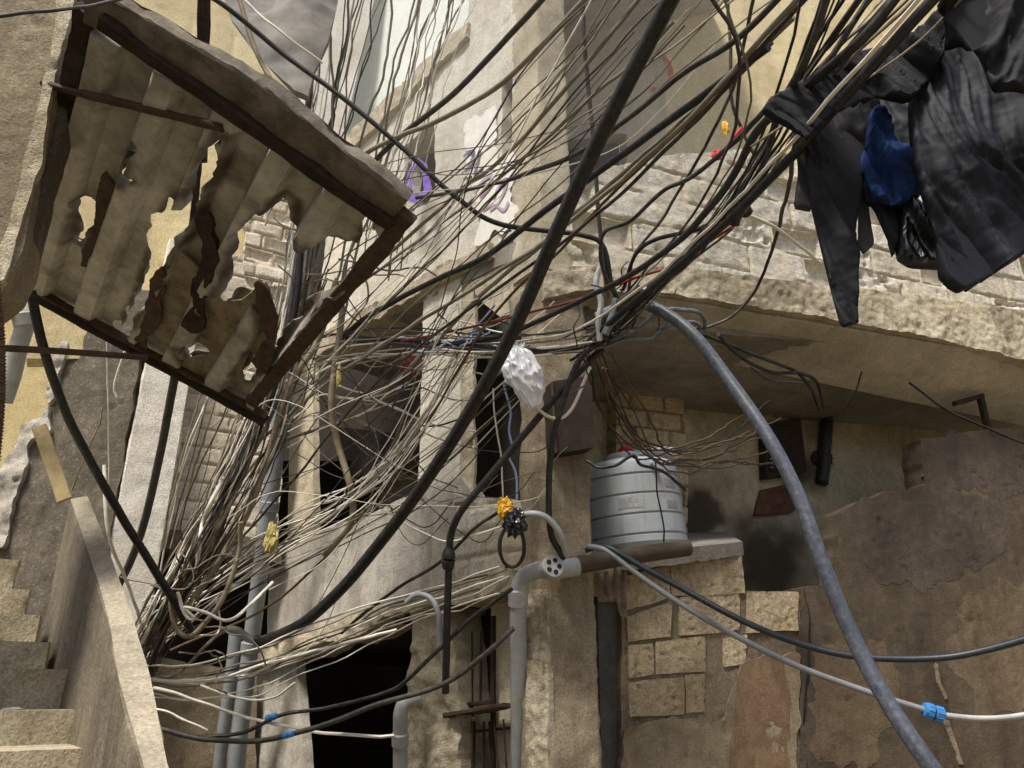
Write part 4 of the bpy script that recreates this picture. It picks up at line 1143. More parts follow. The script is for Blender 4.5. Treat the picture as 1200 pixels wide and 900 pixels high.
T = [
 # label, width, mat, pts
 ('black hose hanging from the left canopy corner down over the stair parapet', 10, 'black', [(36, 340, 4.3), (50, 402, 4.4), (76, 480, 4.6), (112, 552, 4.8), (152, 622, 5.0), (198, 694, 5.2), (225, 740, 5.4)]),
 ('straight dark cable dropping in front of the pale pier from the canopy edge', 9, 'blackgrey', [(206, 434, 5.2), (190, 520, 5.4), (172, 600, 5.6), (152, 660, 5.7), (135, 694, 5.8)]),
 ('black hose bending from the wire knot down to the conduit under the balcony', 9, 'black', [(720, 395, 5.3), (668, 446, 5.25), (633, 487, 5.25), (597, 530, 5.25), (562, 572, 5.25), (540, 600, 5.25), (529, 625, 5.3), (526, 655, 5.3), (524, 720, 5.3), (522, 812, 5.3)]),
 ('black cable dropping from the knot beside the corner column to the rusty pipe', 8, 'black', [(715, 390, 5.2), (678, 424, 5.2), (655, 487, 5.2), (645, 535, 5.2), (643, 590, 5.2), (646, 628, 5.2), (662, 655, 5.2)]),
 ('white conduit looping over the corner column above the drain elbow', 8, 'pvc', [(610, 604, 5.2), (626, 602, 5.15), (642, 608, 5.15), (656, 626, 5.15), (664, 652, 5.2)]),
 ('pale grey conduit curling over the balcony edge beside the rough pier', 7, 'pvc_dark', [(476, 706, 5.6), (488, 697, 5.6), (503, 700, 5.55), (513, 718, 5.5), (518, 760, 5.5), (523, 806, 5.5)]),
 ('pale wire loop hanging below the plastic bag', 4, 'white', [(600, 412, 5.3), (606, 428, 5.2), (614, 446, 5.2), (630, 477, 5.2), (650, 490, 5.2), (667, 482, 5.2), (683, 452, 5.2), (692, 430, 5.2)]),
 ('wide dark rail cable crossing the laundry from the top right', 10, 'black', [(1130, -40, 2.5), (1040, 58, 2.7), (930, 180, 3.1), (868, 245, 3.6), (806, 302, 4.3), (748, 350, 4.8), (690, 400, 5.2)]),
 ('pale cable drawn as the bright edge along the rail cable above the trousers', 3.5, 'white', [(1112, -40, 2.4), (1020, 62, 2.6), (925, 168, 3.0), (862, 236, 3.5), (800, 296, 4.2), (740, 346, 4.7), (660, 392, 5.2), (560, 404, 5.6)]),  # bright edge of the dark cable, made as a pale strand
 ('dark flat cable from the top edge left of the laundry', 8, 'blackgrey', [(978, -30, 2.6), (948, 62, 2.8), (914, 128, 3.1), (898, 180, 3.4), (872, 236, 3.8), (820, 290, 4.3), (760, 336, 4.8)]),
 ('black cable dropping from the upper right to the knot with a bend over the blocks', 7, 'black', [(1070, -30, 2.6), (1010, 44, 2.7), (958, 92, 2.9), (890, 150, 3.2), (855, 212, 3.6), (802, 277, 4.2), (745, 318, 4.7), (700, 342, 5.0), (610, 385, 5.3), (540, 402, 5.6), (470, 402, 5.9), (405, 396, 6.2)]),
 ('short dark cable beside the flat cable at the top right', 7, 'blackgrey', [(1034, -30, 2.8), (978, 62, 2.9), (956, 90, 3.0), (920, 140, 3.2)]),
 ('thick dusty cable from the top over the yellow upper wall', 5, 'grey', [(950, -20, 2.9), (890, 50, 3.1), (800, 146, 3.6), (690, 244, 4.3), (600, 308, 4.8), (500, 372, 5.3), (400, 436, 5.9), (300, 520, 6.3)]),
 ('second dusty cable running beside the thick one over the upper wall', 4, 'blackgrey', [(970, -30, 2.9), (900, 48, 3.1), (806, 152, 3.6), (700, 250, 4.3), (610, 320, 4.8), (510, 392, 5.3), (420, 470, 5.8), (320, 590, 6.2), (230, 680, 6.3)]),
 ('slack dark cable from the top right ending at the purple cloth', 6, 'blackgrey', [(930, -20, 3.2), (860, 48, 3.5), (800, 86, 3.8), (740, 136, 4.1), (680, 178, 4.5), (610, 206, 5.0), (550, 222, 5.5), (488, 232, 6.0)]),
 ('straight grey wire from the top centre past the graffiti', 5, 'grey', [(764, -20, 4.0), (680, 83, 4.4), (597, 177, 4.9), (530, 232, 5.3), (440, 312, 5.8), (360, 400, 6.2), (290, 500, 6.4)]),
 ('thick dusty cable sagging from the top centre to the left bundle', 6, 'grey', [(704, -20, 4.2), (600, 87, 4.8), (550, 122, 5.1), (510, 143, 5.3), (467, 160, 5.6), (418, 188, 5.9), (370, 240, 6.2)]),
 ('dark cable over the concrete slab edge at the top centre', 7, 'blackgrey', [(652, -20, 4.6), (580, 60, 5.0), (527, 113, 5.3), (462, 166, 5.7), (430, 200, 5.9)]),
 ('black cable crossing behind the others from the upper left to the parapet', 6, 'black', [(180, -40, 5.0), (262, 6, 5.1), (330, 62, 5.2), (400, 113, 5.2), (460, 163, 5.2), (533, 230, 5.2), (587, 263, 5.2), (677, 275, 5.2), (706, 288, 5.2), (716, 330, 5.2), (724, 352, 5.2)]),
 ('black cable straight from the parapet top to the left slab edge', 7, 'black', [(900, 55, 3.4), (800, 130, 3.9), (700, 202, 4.5), (630, 254, 4.9), (566, 302, 5.3), (490, 338, 5.7), (430, 372, 6.0), (398, 398, 6.2)]),
 ('twin grey wire low across the parapet corner', 5, 'grey', [(930, 20, 3.4), (800, 142, 4.0), (733, 200, 4.4), (650, 272, 4.9), (560, 350, 5.4), (470, 440, 5.9), (400, 492, 6.2), (300, 540, 6.4), (210, 690, 6.3)]),
 ('brown grey wire just below the twin grey wire', 3.5, 'brown', [(905, 50, 3.5), (800, 152, 4.0), (730, 215, 4.4), (657, 293, 4.9), (570, 380, 5.3), (460, 560, 5.8), (330, 700, 6.2), (200, 762, 6.2)]),
 ('thin grey wire from the upper porch to the left slab', 4, 'grey', [(790, 25, 4.2), (743, 73, 4.4), (690, 117, 4.7), (597, 200, 5.2), (470, 297, 5.8), (400, 352, 6.2), (335, 430, 6.4)]),
 ('brown cable falling straight from the top centre over the parapet', 5, 'blackgrey', [(682, -10, 5.2), (690, 110, 5.2), (698, 200, 5.2), (704, 290, 5.2), (712, 350, 5.2)]),
 ('dark wire falling at the edge of the yellow upper wall', 4, 'blackgrey', [(852, -20, 4.6), (856, 60, 4.6), (858, 120, 4.6), (872, 155, 4.6), (886, 186, 4.6)]),
 ('dark wire bowing left over the upper wall in front of the parapet top', 4, 'blackgrey', [(888, -30, 3.9), (872, 50, 4.1), (860, 100, 4.3), (838, 148, 4.4), (812, 195, 4.6), (780, 250, 4.8), (744, 300, 5.0), (735, 350, 5.1)]),
 ('wavy dark wire hanging in front of the parapet blocks', 5, 'blackgrey', [(905, 120, 3.3), (860, 165, 3.8), (815, 205, 4.4), (776, 226, 4.7), (740, 258, 4.8), (708, 272, 4.9), (704, 300, 5.0), (716, 340, 5.1)]),
 ('black wire curving from the rail down across the block parapet', 5, 'black', [(905, 190, 3.6), (870, 240, 4.0), (820, 268, 4.4), (770, 280, 4.7), (745, 300, 4.9), (730, 340, 5.1)]),
 ('reddish wire stretched from the knot to the left opening', 3, 'red', [(860, 265, 4.4), (790, 310, 4.8), (740, 328, 5.0), (660, 356, 5.2), (560, 381, 5.5), (470, 400, 5.8)]),
 ('black cable level across the left opening at the plastic bag', 6, 'black', [(720, 392, 5.2), (660, 409, 5.3), (600, 410, 5.4), (540, 404, 5.6), (470, 398, 5.9), (412, 396, 6.2)]),
 ('dark cable just under the level black cable', 4, 'blackgrey', [(716, 398, 5.2), (650, 412, 5.3), (560, 410, 5.5), (480, 404, 5.8), (408, 400, 6.2)]),
 ('grey cable looping under the slab right of the knot', 5, 'hose_grey', [(716, 398, 5.1), (745, 386, 5.1), (764, 372, 5.1), (782, 363, 5.1), (800, 362, 5.15), (816, 364, 5.2), (824, 372, 5.3), (826, 386, 5.4)]),
 ('second grey cable looping lower under the slab', 5, 'hose_grey', [(708, 408, 5.1), (735, 398, 5.1), (762, 398, 5.1), (775, 388, 5.1), (790, 381, 5.15), (812, 378, 5.3), (822, 384, 5.4)]),
 ('dark wire swinging from the parapet edge to the slab underside', 4, 'blackgrey', [(945, 120, 3.05), (932, 175, 3.4), (920, 236, 4.2), (902, 300, 5.0), (886, 340, 5.3), (860, 368, 5.4), (832, 382, 5.4), (808, 386, 5.4)]),
 ('pale thin rod slanting over the parapet below the trousers', 4, 'white', [(872, 250, 4.2), (910, 268, 4.3), (950, 298, 4.5), (962, 308, 4.6)]),
 ('white wavy wire along the balcony face to the coil', 3, 'white', [(440, 590, 5.9), (478, 615, 5.7), (520, 634, 5.6), (560, 626, 5.5), (592, 616, 5.3)]),
 ('black wire sloping along the balcony slab to the coil', 4, 'black', [(400, 742, 6.0), (440, 708, 5.8), (480, 680, 5.7), (520, 656, 5.6), (560, 615, 5.5), (600, 590, 5.4)]),
 ('black and white cable rising across the barred window to the drain pipe', 6, 'blackgrey', [(180, 852, 5.4), (240, 866, 5.4), (300, 868, 5.4), (350, 858, 5.4), (400, 842, 5.4), (450, 823, 5.3), (520, 802, 5.2), (570, 766, 5.1), (602, 736, 5.1)]),
 ('dark cable crossing the barred window above the other one', 5, 'black', [(180, 848, 5.5), (220, 862, 5.5), (280, 860, 5.5), (330, 838, 5.5), (380, 830, 5.5), (450, 812, 5.4), (480, 795, 5.35), (520, 755, 5.3), (560, 718, 5.3), (600, 690, 5.2)]),
 ('white wire wandering low across the dark opening', 4, 'white', [(180, 806, 5.5), (205, 812, 5.5), (245, 826, 5.5), (290, 842, 5.5), (330, 850, 5.5), (370, 858, 5.5), (420, 862, 5.4), (462, 862, 5.4)]),
 ('long pale wire rising from the tangled knot along the balcony slab', 4, 'white', [(175, 795, 5.6), (215, 799, 5.6), (260, 794, 5.6), (310, 778, 5.6), (360, 766, 5.6), (420, 750, 5.6), (465, 738, 5.6)]),
 ('grey wire curling up from the tangle to the cable end', 4, 'grey', [(176, 794, 5.7), (202, 792, 5.7), (222, 776, 5.8), (240, 758, 5.8), (256, 745, 5.9), (268, 738, 5.9)]),
 ('short white wire drooping below the slab at lower left', 3, 'white', [(235, 803, 5.5), (262, 814, 5.5), (292, 820, 5.5), (322, 816, 5.5), (346, 800, 5.5)]),
 ('thin white wire hanging below the stair parapet', 3, 'white', [(178, 830, 5.4), (196, 834, 5.4), (220, 846, 5.4), (243, 856, 5.4)]),
 ('tan loop of cable hanging lowest in the left tangle', 6, 'tan', [(282, 612, 5.5), (280, 650, 5.5), (262, 700, 5.4), (240, 730, 5.35), (222, 746, 5.3), (208, 738, 5.3), (202, 718, 5.3), (200, 698, 5.3)]),
 ('white wire with sharp bend in the left tangle', 4, 'white', [(208, 694, 5.2), (213, 712, 5.2), (221, 724, 5.2), (228, 724, 5.2), (216, 712, 5.2), (240, 718, 5.2), (267, 727, 5.25), (290, 712, 5.4), (320, 682, 5.6)]),
 ('white cable hanging over the end of the stair parapet', 4, 'white', [(122, 545, 5.4), (124, 600, 5.3), (132, 640, 5.3), (146, 676, 5.4), (160, 712, 5.5), (166, 735, 5.6)]),
 ('thin white string hanging straight in front of the dark wall', 2, 'white', [(125, 395, 5.6), (127, 480, 5.6), (128, 560, 5.6), (124, 600, 5.6)]),
 ('thin pale string slanting above the stair parapet', 2, 'tan', [(84, 575, 5.6), (102, 530, 5.6), (118, 495, 5.6), (120, 478, 5.6)]),
 ('curled white wire on the right side of the dark wall', 3, 'white', [(146, 412, 5.6), (138, 435, 5.6), (134, 455, 5.6), (137, 466, 5.6)]),
 ('white string stretched over the awning to the black cable', 3, 'white', [(270, -20, 5.0), (300, 14, 5.0), (340, 46, 5.0), (378, 74, 5.1)]),
 ('thin dark wire stretched over the near pier at the top left', 4, 'blackgrey', [(-20, 22, 2.4), (40, 14, 2.5), (110, 5, 2.7), (170, -8, 2.9)]),
 ('thick white cable bundle strand curving into the left tangle', 5, 'white', [(262, 560, 5.8), (246, 590, 5.7), (238, 612, 5.7), (234, 640, 5.6), (228, 672, 5.6)]),
 ('dark thick strand running down the middle of the left bundle', 8, 'black', [(356, 250, 6.2), (344, 370, 6.1), (310, 470, 6.0), (284, 540, 5.9), (256, 600, 5.8), (240, 640, 5.7), (200, 720, 5.6), (170, 800, 5.6)]),
 ('second dark thick strand in the left bundle', 8, 'blackgrey', [(372, -20, 6.4), (362, 110, 6.3), (352, 280, 6.2), (322, 450, 6.0), (278, 560, 5.9), (246, 650, 5.7), (190, 740, 5.6)]),
 ('thick tan strand down the right of the left bundle', 8, 'tan', [(394, 330, 6.2), (372, 400, 6.1), (340, 450, 6.0), (312, 540, 5.9), (290, 600, 5.8), (255, 660, 5.7), (215, 720, 5.6)]),
 ('grey brown strand bending round the dark opening', 8, 'tan', [(402, 360, 6.0), (394, 420, 6.0), (388, 470, 5.9), (396, 520, 5.9), (408, 560, 5.8), (414, 590, 5.8), (408, 620, 5.8), (380, 650, 5.9)]),
 ('thin dark wire from the slab to the meter box over the grey hose', 4, 'black', [(810, 388, 6.2), (850, 402, 6.6), (890, 418, 6.9), (930, 434, 7.2), (950, 455, 7.3), (960, 480, 7.4)]),
 ('second thin dark wire sagging to the electric conduit', 4, 'black', [(842, 392, 6.3), (870, 420, 6.8), (905, 436, 7.1), (940, 438, 7.2), (958, 448, 7.3), (966, 478, 7.4)]),
 ('thin dark wire dropping under the slab to the tank', 3, 'blackgrey', [(880, 430, 6.8), (905, 446, 7.0), (940, 449, 7.2)]),
 ('thin wire sloping across the yellow wall at the right', 3, 'rust_dark', [(1065, 448, 7.2), (1110, 480, 7.2), (1160, 503, 7.2), (1215, 525, 7.2)]),
 ('thin wire rising from the conduit over the plaster', 2, 'rust_dark', [(978, 488, 7.4), (1000, 462, 7.3), (1010, 435, 7.2)]),
 ('black tangled wire across the front of the water tank', 4, 'black', [(688, 540, 5.7), (700, 548, 5.65), (720, 546, 5.6), (742, 534, 5.6), (752, 545, 5.6), (775, 552, 5.65), (792, 565, 5.7), (803, 575, 5.8)]),
 ('thin dark wire drooping down the tank front', 2, 'black', [(768, 540, 5.7), (770, 575, 5.7), (776, 605, 5.7), (778, 635, 5.75)]),
 ('pale blue twisted wire hanging in the dark doorway', 3, 'bluewire', [(590, 448, 5.5), (598, 480, 5.5), (596, 505, 5.5), (600, 525, 5.5), (596, 535, 5.5), (604, 555, 5.5), (606, 585, 5.5)]),
 ('thin white wire hanging in the dark doorway', 2, 'white', [(578, 455, 5.5), (582, 500, 5.5), (588, 540, 5.5), (590, 590, 5.5)]),
]
for lab, w, mt, pts in T:
    cable(lab, pts, w, mt, wob=.012 if w < 6 else .006, sides=8 if w > 5 else 6)

# blue connectors
for k, (x, y, d, lab) in enumerate(((318, 840, 5.45, 'small blue connector with loose ends on the upper dark cable'), (338, 861, 5.38, 'small blue connector on the lower cable at bottom left'))):
    t = thing('wire_connector', lab, 'connector', P(x, y, d))
    M = axisM(P(x - 7, y + 2, d), P(x + 7, y - 2, d) - P(x - 7, y + 2, d))
    L_ = 14 * d / 900; r0 = 3.6 * d / 900
    lathe('sleeve', [(r0 * .6, 0), (r0, L_ * .1), (r0, L_ * .4), (r0 * .8, L_ * .45), (r0 * .8, L_ * .55), (r0, L_ * .6), (r0, L_ * .9), (r0 * .6, L_)], M, MT['blue'], t, 12)
# dark hose fitting above barred window
t = thing('hose_fitting', 'dark pipe fitting on the black hose above the barred window', 'pipe fitting', P(525, 655, 5.3))
M = axisM(P(525, 668, 5.3), P(526, 642, 5.3) - P(525, 668, 5.3)); r0 = 8 * 5.3 / 900; L_ = 26 * 5.3 / 900
lathe('body', [(r0 * .5, 0), (r0 * .8, .01), (r0, L_ * .3), (r0, L_ * .45), (r0 * .6, L_ * .5), (r0, L_ * .55), (r0, L_ * .75), (r0 * .6, L_)], M, MT['black'], t, 14)

# ---- bundles of look-alike wires
cn_ = {'grey': 'dusty grey', 'tan': 'dusty tan', 'white': 'off white', 'brown': 'brown', 'black': 'black', 'blackgrey': 'dark grey', 'red': 'dull red'}


def fan(n, desc, group, mats, wr, ctrl, wob=.02, strag=.2):
    """ctrl: list of (x, y, d, jx, jy); one random value per wire slides along the spread so strands stay roughly parallel"""
    for i in range(n):
        mt = rnd.choice(mats)
        s = rnd.uniform(-1, 1); s2 = rnd.uniform(-1, 1)
        pts = []
        for (x, y, d, jx, jy) in ctrl:
            pts.append((x + jx * (s + strag * rnd.uniform(-1, 1)), y + jy * (s2 + strag * rnd.uniform(-1, 1)), d + rnd.uniform(-.15, .15)))
        cable(f'{cn_[mt]} thin wire {desc}', pts, rnd.uniform(*wr) * .85, mt, 'wire', 'wire', wob, 5, group, 7)


fan(16, 'among those from the top right to the knot', 'wires converging on the knot from the top right', ['blackgrey', 'black', 'black', 'grey', 'blackgrey', 'white'], (1.8, 4),
    [(960, -40, 2.7, 150, 5), (915, 110, 3.2, 45, 25), (850, 235, 3.9, 20, 20), (770, 325, 4.8, 18, 12), (712, 385, 5.2, 12, 10), (670, 410, 5.35, 14, 12)])
fan(7, 'crossing diagonally from the top centre to the left bundle', 'diagonal wires over the upper facade', ['grey', 'blackgrey', 'grey', 'white'], (1.6, 3.2),
    [(800, -40, 4.0, 150, 5), (690, 90, 4.5, 90, 20), (590, 200, 5.0, 60, 40), (480, 310, 5.6, 50, 55), (370, 430, 6.1, 35, 60), (260, 610, 6.3, 30, 40)])
fan(7, 'level across the open storey to the knot', 'level wires at the open storey', ['blackgrey', 'grey', 'white', 'black'], (2, 3.6),
    [(715, 392, 5.2, 14, 12), (640, 402, 5.3, 20, 14), (560, 404, 5.5, 20, 14), (470, 402, 5.9, 20, 20), (390, 412, 6.1, 20, 25), (320, 440, 6.3, 20, 40)])
fan(16, 'in the pale fan over the balcony', 'pale wires fanning over the balcony', ['white', 'white', 'white', 'white', 'grey'], (1.5, 2.3),
    [(545, 412, 5.6, 14, 18), (500, 486, 5.7, 10, 20), (430, 572, 5.8, 14, 20), (350, 620, 5.9, 20, 24), (265, 680, 5.95, 15, 26), (190, 735, 6.0, 14, 36), (150, 780, 6.1, 10, 30)], .012, .42)
fan(13, 'running high behind the canopy into the left bundle', 'upright wires behind the canopy', ['grey', 'blackgrey', 'white', 'black'], (1.7, 3),
    [(420, -40, 6.5, 48, 5), (394, 110, 6.4, 26, 10), (360, 270, 6.3, 18, 15), (332, 420, 6.1, 22, 18), (290, 540, 5.9, 26, 14), (240, 640, 5.7, 28, 14), (196, 712, 5.6, 22, 20), (160, 780, 5.7, 18, 24)], .03)
fan(26, 'in the dense left bundle', 'wires of the dense left bundle', ['tan', 'grey', 'brown', 'grey', 'white', 'blackgrey', 'black', 'blackgrey', 'brown'], (1.7, 3.6),
    [(358, 330, 6.4, 34, 20), (330, 430, 6.1, 30, 18), (290, 540, 5.9, 34, 14), (240, 640, 5.7, 30, 14), (196, 712, 5.6, 24, 20), (160, 780, 5.7, 18, 24), (120, 860, 5.9, 14, 20)], .035)
fan(8, 'in the lower left fan', 'wires of the lower left fan', ['white', 'white', 'tan', 'grey', 'blackgrey'], (1.3, 2.4),
    [(165, 745, 5.8, 14, 42), (230, 712, 5.8, 16, 40), (310, 662, 5.9, 16, 42), (400, 622, 5.9, 20, 30), (500, 560, 5.7, 20, 34), (600, 470, 5.5, 14, 30)], .015)
fan(14, 'hanging pale above the purple cloth', 'pale wires hanging at the top centre', ['white', 'grey', 'white'], (1.5, 2.6),
    [(535, -30, 6.0, 40, 5), (512, 60, 6.0, 26, 10), (490, 140, 6.0, 24, 14), (470, 210, 6.0, 26, 14), (452, 300, 6.0, 36, 30)], .05)
fan(8, 'slack and dark in front of the bright upper wall', 'dark wires hanging before the bright upper wall', ['blackgrey', 'grey', 'tan'], (2.2, 4),
    [(455, -30, 6.2, 65, 5), (436, 80, 6.2, 50, 12), (418, 170, 6.2, 40, 14), (396, 270, 6.3, 40, 20), (370, 380, 6.2, 30, 30)], .05)
fan(10, 'tangled over the water tank', 'wires tangled over the water tank', ['black', 'blackgrey', 'brown'], (1.8, 3.2),
    [(700, 420, 5.5, 20, 15), (728, 490, 5.7, 30, 20), (770, 535, 5.9, 30, 14), (840, 530, 6.4, 20, 20), (900, 505, 7.0, 25, 40)], .06)
fan(9, 'low below the balcony slab', 'wires low below the balcony slab', ['white', 'grey', 'blackgrey'], (1.8, 3),
    [(170, 800, 5.7, 8, 20), (235, 800, 5.7, 14, 26), (310, 786, 5.7, 16, 30), (400, 750, 5.7, 16, 26), (490, 716, 5.7, 20, 22), (590, 680, 5.6, 10, 20)], .03)
fan(8, 'hanging from the canopy before the block wall', 'thin wires before the block wall', ['black', 'brown', 'white', 'tan'], (1.5, 2.6),
    [(270, 440, 6.0, 30, 20), (245, 510, 6.1, 26, 10), (222, 580, 6.2, 22, 14), (200, 660, 6.2, 14, 20)], .02)
# hair-thin strays crossing in every direction before the left facade
for i in range(26):
    x0, y0 = rnd.uniform(300, 420), rnd.uniform(400, 760)
    x1, y1 = rnd.uniform(470, 640), rnd.uniform(300, 640)
    sag = rnd.uniform(0, 40); d0 = rnd.uniform(5.5, 6.1)
    mt = rnd.choice(['white', 'blackgrey', 'grey', 'black', 'white'])
    cable(f'{cn_[mt]} hair-thin stray wire crossing before the left facade', [(x0 - 60, y0 + 30, d0), (x0, y0, d0), ((x0 + x1) / 2, (y0 + y1) / 2 + sag, d0), (x1, y1, d0 - .2), (x1 + 40, y1 - 30, d0 - .3)],
          rnd.uniform(.9, 1.5), mt, 'wire', 'wire', .02, 5, 'hair-thin strays before the left facade', 7)
for i in range(14):
    x0, x1 = rnd.uniform(380, 520), rnd.uniform(560, 760)
    y0, y1 = rnd.uniform(180, 400), rnd.uniform(-20, 200)
    d0 = rnd.uniform(4.8, 5.4); mt = rnd.choice(['white', 'blackgrey', 'grey', 'black'])
    cable(f'{cn_[mt]} hair-thin wire rising to the top centre', [(x0 - 50, y0 + 40, d0 + .2), (x0, y0, d0), ((x0 + x1) / 2, (y0 + y1) / 2 + rnd.uniform(0, 20), d0), (x1, y1, d0 - .3), (x1 + 120, y1 - 130, d0 - .6)],
          rnd.uniform(.9, 1.6), mt, 'wire', 'wire', .015, 5, 'hair-thin wires rising to the top centre', 7)
# curly loose ends around the left opening and the knot
for (n, x0, x1, y0, y1, d, mats, desc, grp) in (
        (15, 320, 490, 385, 500, 5.9, ['white', 'white', 'grey', 'blackgrey'], 'curling loose before the dark open storey', 'curled wires before the open storey'),
        (10, 480, 560, 385, 440, 5.6, ['white', 'bluewire', 'blackgrey'], 'matted beside the plastic bag', 'matted wires beside the plastic bag'),
        (12, 170, 250, 680, 770, 5.4, ['tan', 'grey', 'brown', 'grey', 'white'], 'snarled in the lower left tangle', 'snarled wire ends of the lower left tangle'),
        (7, 670, 740, 330, 420, 5.1, ['grey', 'blackgrey', 'black'], 'curled round the main knot', 'wire ends curled round the main knot'),
        (10, 300, 430, 250, 400, 6.1, ['white', 'tan', 'grey'], 'straggling before the pale slab', 'straggling wires before the pale slab')):
    cn_['bluewire'] = 'pale blue'
    for i in range(n):
        x, y = rnd.uniform(x0, x1), rnd.uniform(y0, y1); a = rnd.uniform(-.9, .6); pts = []
        for k in range(6):
            pts.append((x, y, d + rnd.uniform(-.12, .12)))
            L_ = rnd.uniform(.12, .3) * (x1 - x0); a += rnd.uniform(-.9, .9)
            x += L_ * math.cos(a); y += L_ * math.sin(a) * .8
        mt = rnd.choice(mats)
        cable(f'{cn_[mt]} wire end {desc}', pts, rnd.uniform(1.4, 2.4), mt, 'wire', 'wire', .03, 5, grp, 7)
# the wrapped knot
kn = thing('cable_wrap', 'grey tape and plastic wrapped round the main knot of cables', 'cable wrap', P(712, 385, 5.15))
tube('tape', [P(700, 402, 5.15), P(712, 380, 5.12), P(730, 360, 5.05), P(752, 340, 4.95)], .045, MT['blackgrey'], kn, 10, 6, .03)
tube('plastic_strip', [P(704, 312, 5.1), P(700, 335, 5.1), P(703, 356, 5.1), (P(699, 380, 5.1)), P(703, 400, 5.1)], .022, MT['bag'], kn, 6, 6, .03)
tube('plastic_strip', [P(722, 350, 5.05), P(716, 368, 5.05), P(709, 392, 5.05)], .03, MT['pvc_dark'], kn, 6, 6, .03)
tube('tape', [P(876, 250, 3.75), P(866, 240, 3.72), P(860, 262, 3.78)], .03, MT['black'], kn, 8, 6, .01)

# ================================================================== hanging odds and ends
V, Fc = [], []
bx0, NS, NTt = P(606, 404, 5.2), 72, 44
for j in range(NTt + 1):
    t = j / NTt
    pr_ = .018 + .108 * math.sin(math.pi * min(1, max(0, (t - .06) / .97)) ** .8) ** .75 if t > .06 else .018 + .03 * (1 - t / .06)
    for k in range(NS):
        a = 2 * math.pi * k / NS
        q = Vector((math.cos(a), math.sin(a), t * 2.2))
        r1 = 1 - 2.2 * abs(mn.noise(q * 1.7 + Vector((4, 0, 0)))); r2 = 1 - 2.2 * abs(mn.noise(q * 3.9 + Vector((0, 9, 0))))
        pl_f = math.sin(9 * a + 3 * mn.noise(q * 2)) * .10 * (1 - t) ** 1.5
        r = pr_ * (.86 + .20 * r1 + .10 * r2 + pl_f + .25 * mn.noise(q * .9))
        V.append(bx0 + Vector((math.cos(a) * r + .05 * t + .05 * t * t, math.sin(a) * r * .8, -.44 * t + .03 * mn.noise(q * 2.5))))
for j in range(NTt):
    for k in range(NS):
        a, b = j * NS + k, j * NS + (k + 1) % NS
        Fc.append([b, a, a + NS, b + NS])
Fc.append([NTt * NS + k for k in range(NS)][::-1])
o = mobj('plastic_bag', V, Fc, MT['bag'], None, sharp=28)
tag(o, 'white translucent plastic bag caught in the wires over the dark doorway', 'plastic bag')
t = thing('wrapped_bundle', 'yellow and black plastic bundle hanging with a cable coil above the balcony edge', 'bundle', P(600, 620, 5.2))
blob('yellow_bag', P(592, 596, 5.2), .055, .05, .07, MT['yellow'], t, .4, 3, 3, 4)
blob('black_bag', P(603, 612, 5.15), .07, .06, .09, MT['bag_black'], t, .5, 4, 5, 4)
ps = [P(600 + 16 * math.cos(a) * .9, 640 + 25 * math.sin(a), 5.2) for a in [k * .5 for k in range(26)]]
tube('cable_coil', ps, .012, MT['black'], t, 6, 4, .01)
o = blob('cloth_scrap', P(318, 630, 5.6), .045, .04, .11, MT['straw'], None, .4, 3, 9, 4)
tag(o, 'small straw yellow bag hanging on the wires left of the balcony', 'bag')
o = blob('cloth_scrap', P(482, 424, 6.4), .09, .05, .12, MT['red'], None, .4, 3, 12, 4)
tag(o, 'dull red cloth hanging in the open storey left of the pillar', 'cloth')
o = blob('cloth_scrap', P(397, 440, 5.85), .018, .018, .09, MT['straw'], None, .3, 3, 13, 3)
tag(o, 'narrow yellow tag hanging on wires in front of the open storey', 'tag')
o = panel('purple_cloth', PF.off(.25), [(478, 196), (488, 184), (500, 192), (505, 222), (492, 241), (477, 234), (473, 214)], MT['purple'], None, holes=[[(483, 204), (489, 193), (496, 206), (496, 224), (482, 228)]],
          res=.02, disp=lambda u, v: (.04 * fbm(u * 6, v * 6, 91), np.stack([u * 0] * 3, 1)), thick=.006)
tag(o, 'bright purple cloth loop hanging at the wires before the upper storey', 'cloth')
# red/yellow ribbon
t = thing('ribbon', 'red and yellow ribbon tied to a wire above the block parapet', 'ribbon', P(838, 185, 4.6))
blob('red_knot', P(839, 182, 4.5), .03, .025, .035, MT['redb'], t, .5, 4, 3, 3)
tube('red_tail', [P(836, 184, 4.5), P(850, 170, 4.5), P(862, 158, 4.5), P(870, 150, 4.5)], .012, MT['redb'], t, 5, 5, .02)
blob('yellow_knot', P(850, 150, 4.5), .02, .015, .05, MT['yellow'], t, .5, 4, 5, 3)
# rag by the block wall
RG = Plane(PR.off(.05).hit(718, 690), PR.N)
o = panel('hanging_rag', RG, [(704, 672), (722, 664), (736, 672), (734, 690), (737, 726), (728, 724), (722, 700), (716, 704), (708, 694)], MT['f_rag'], None, res=.012,
          disp=lambda u, v: (.03 * np.sin(u * 90 + 2 * fbm(u * 4, v * 4, 92)) + .02 * fbm(u * 9, v * 9, 93), np.stack([u * 0] * 3, 1)), thick=.008, rag=.006)
tag(o, 'faded brown rag hanging over the ledge left of the block wall', 'rag')

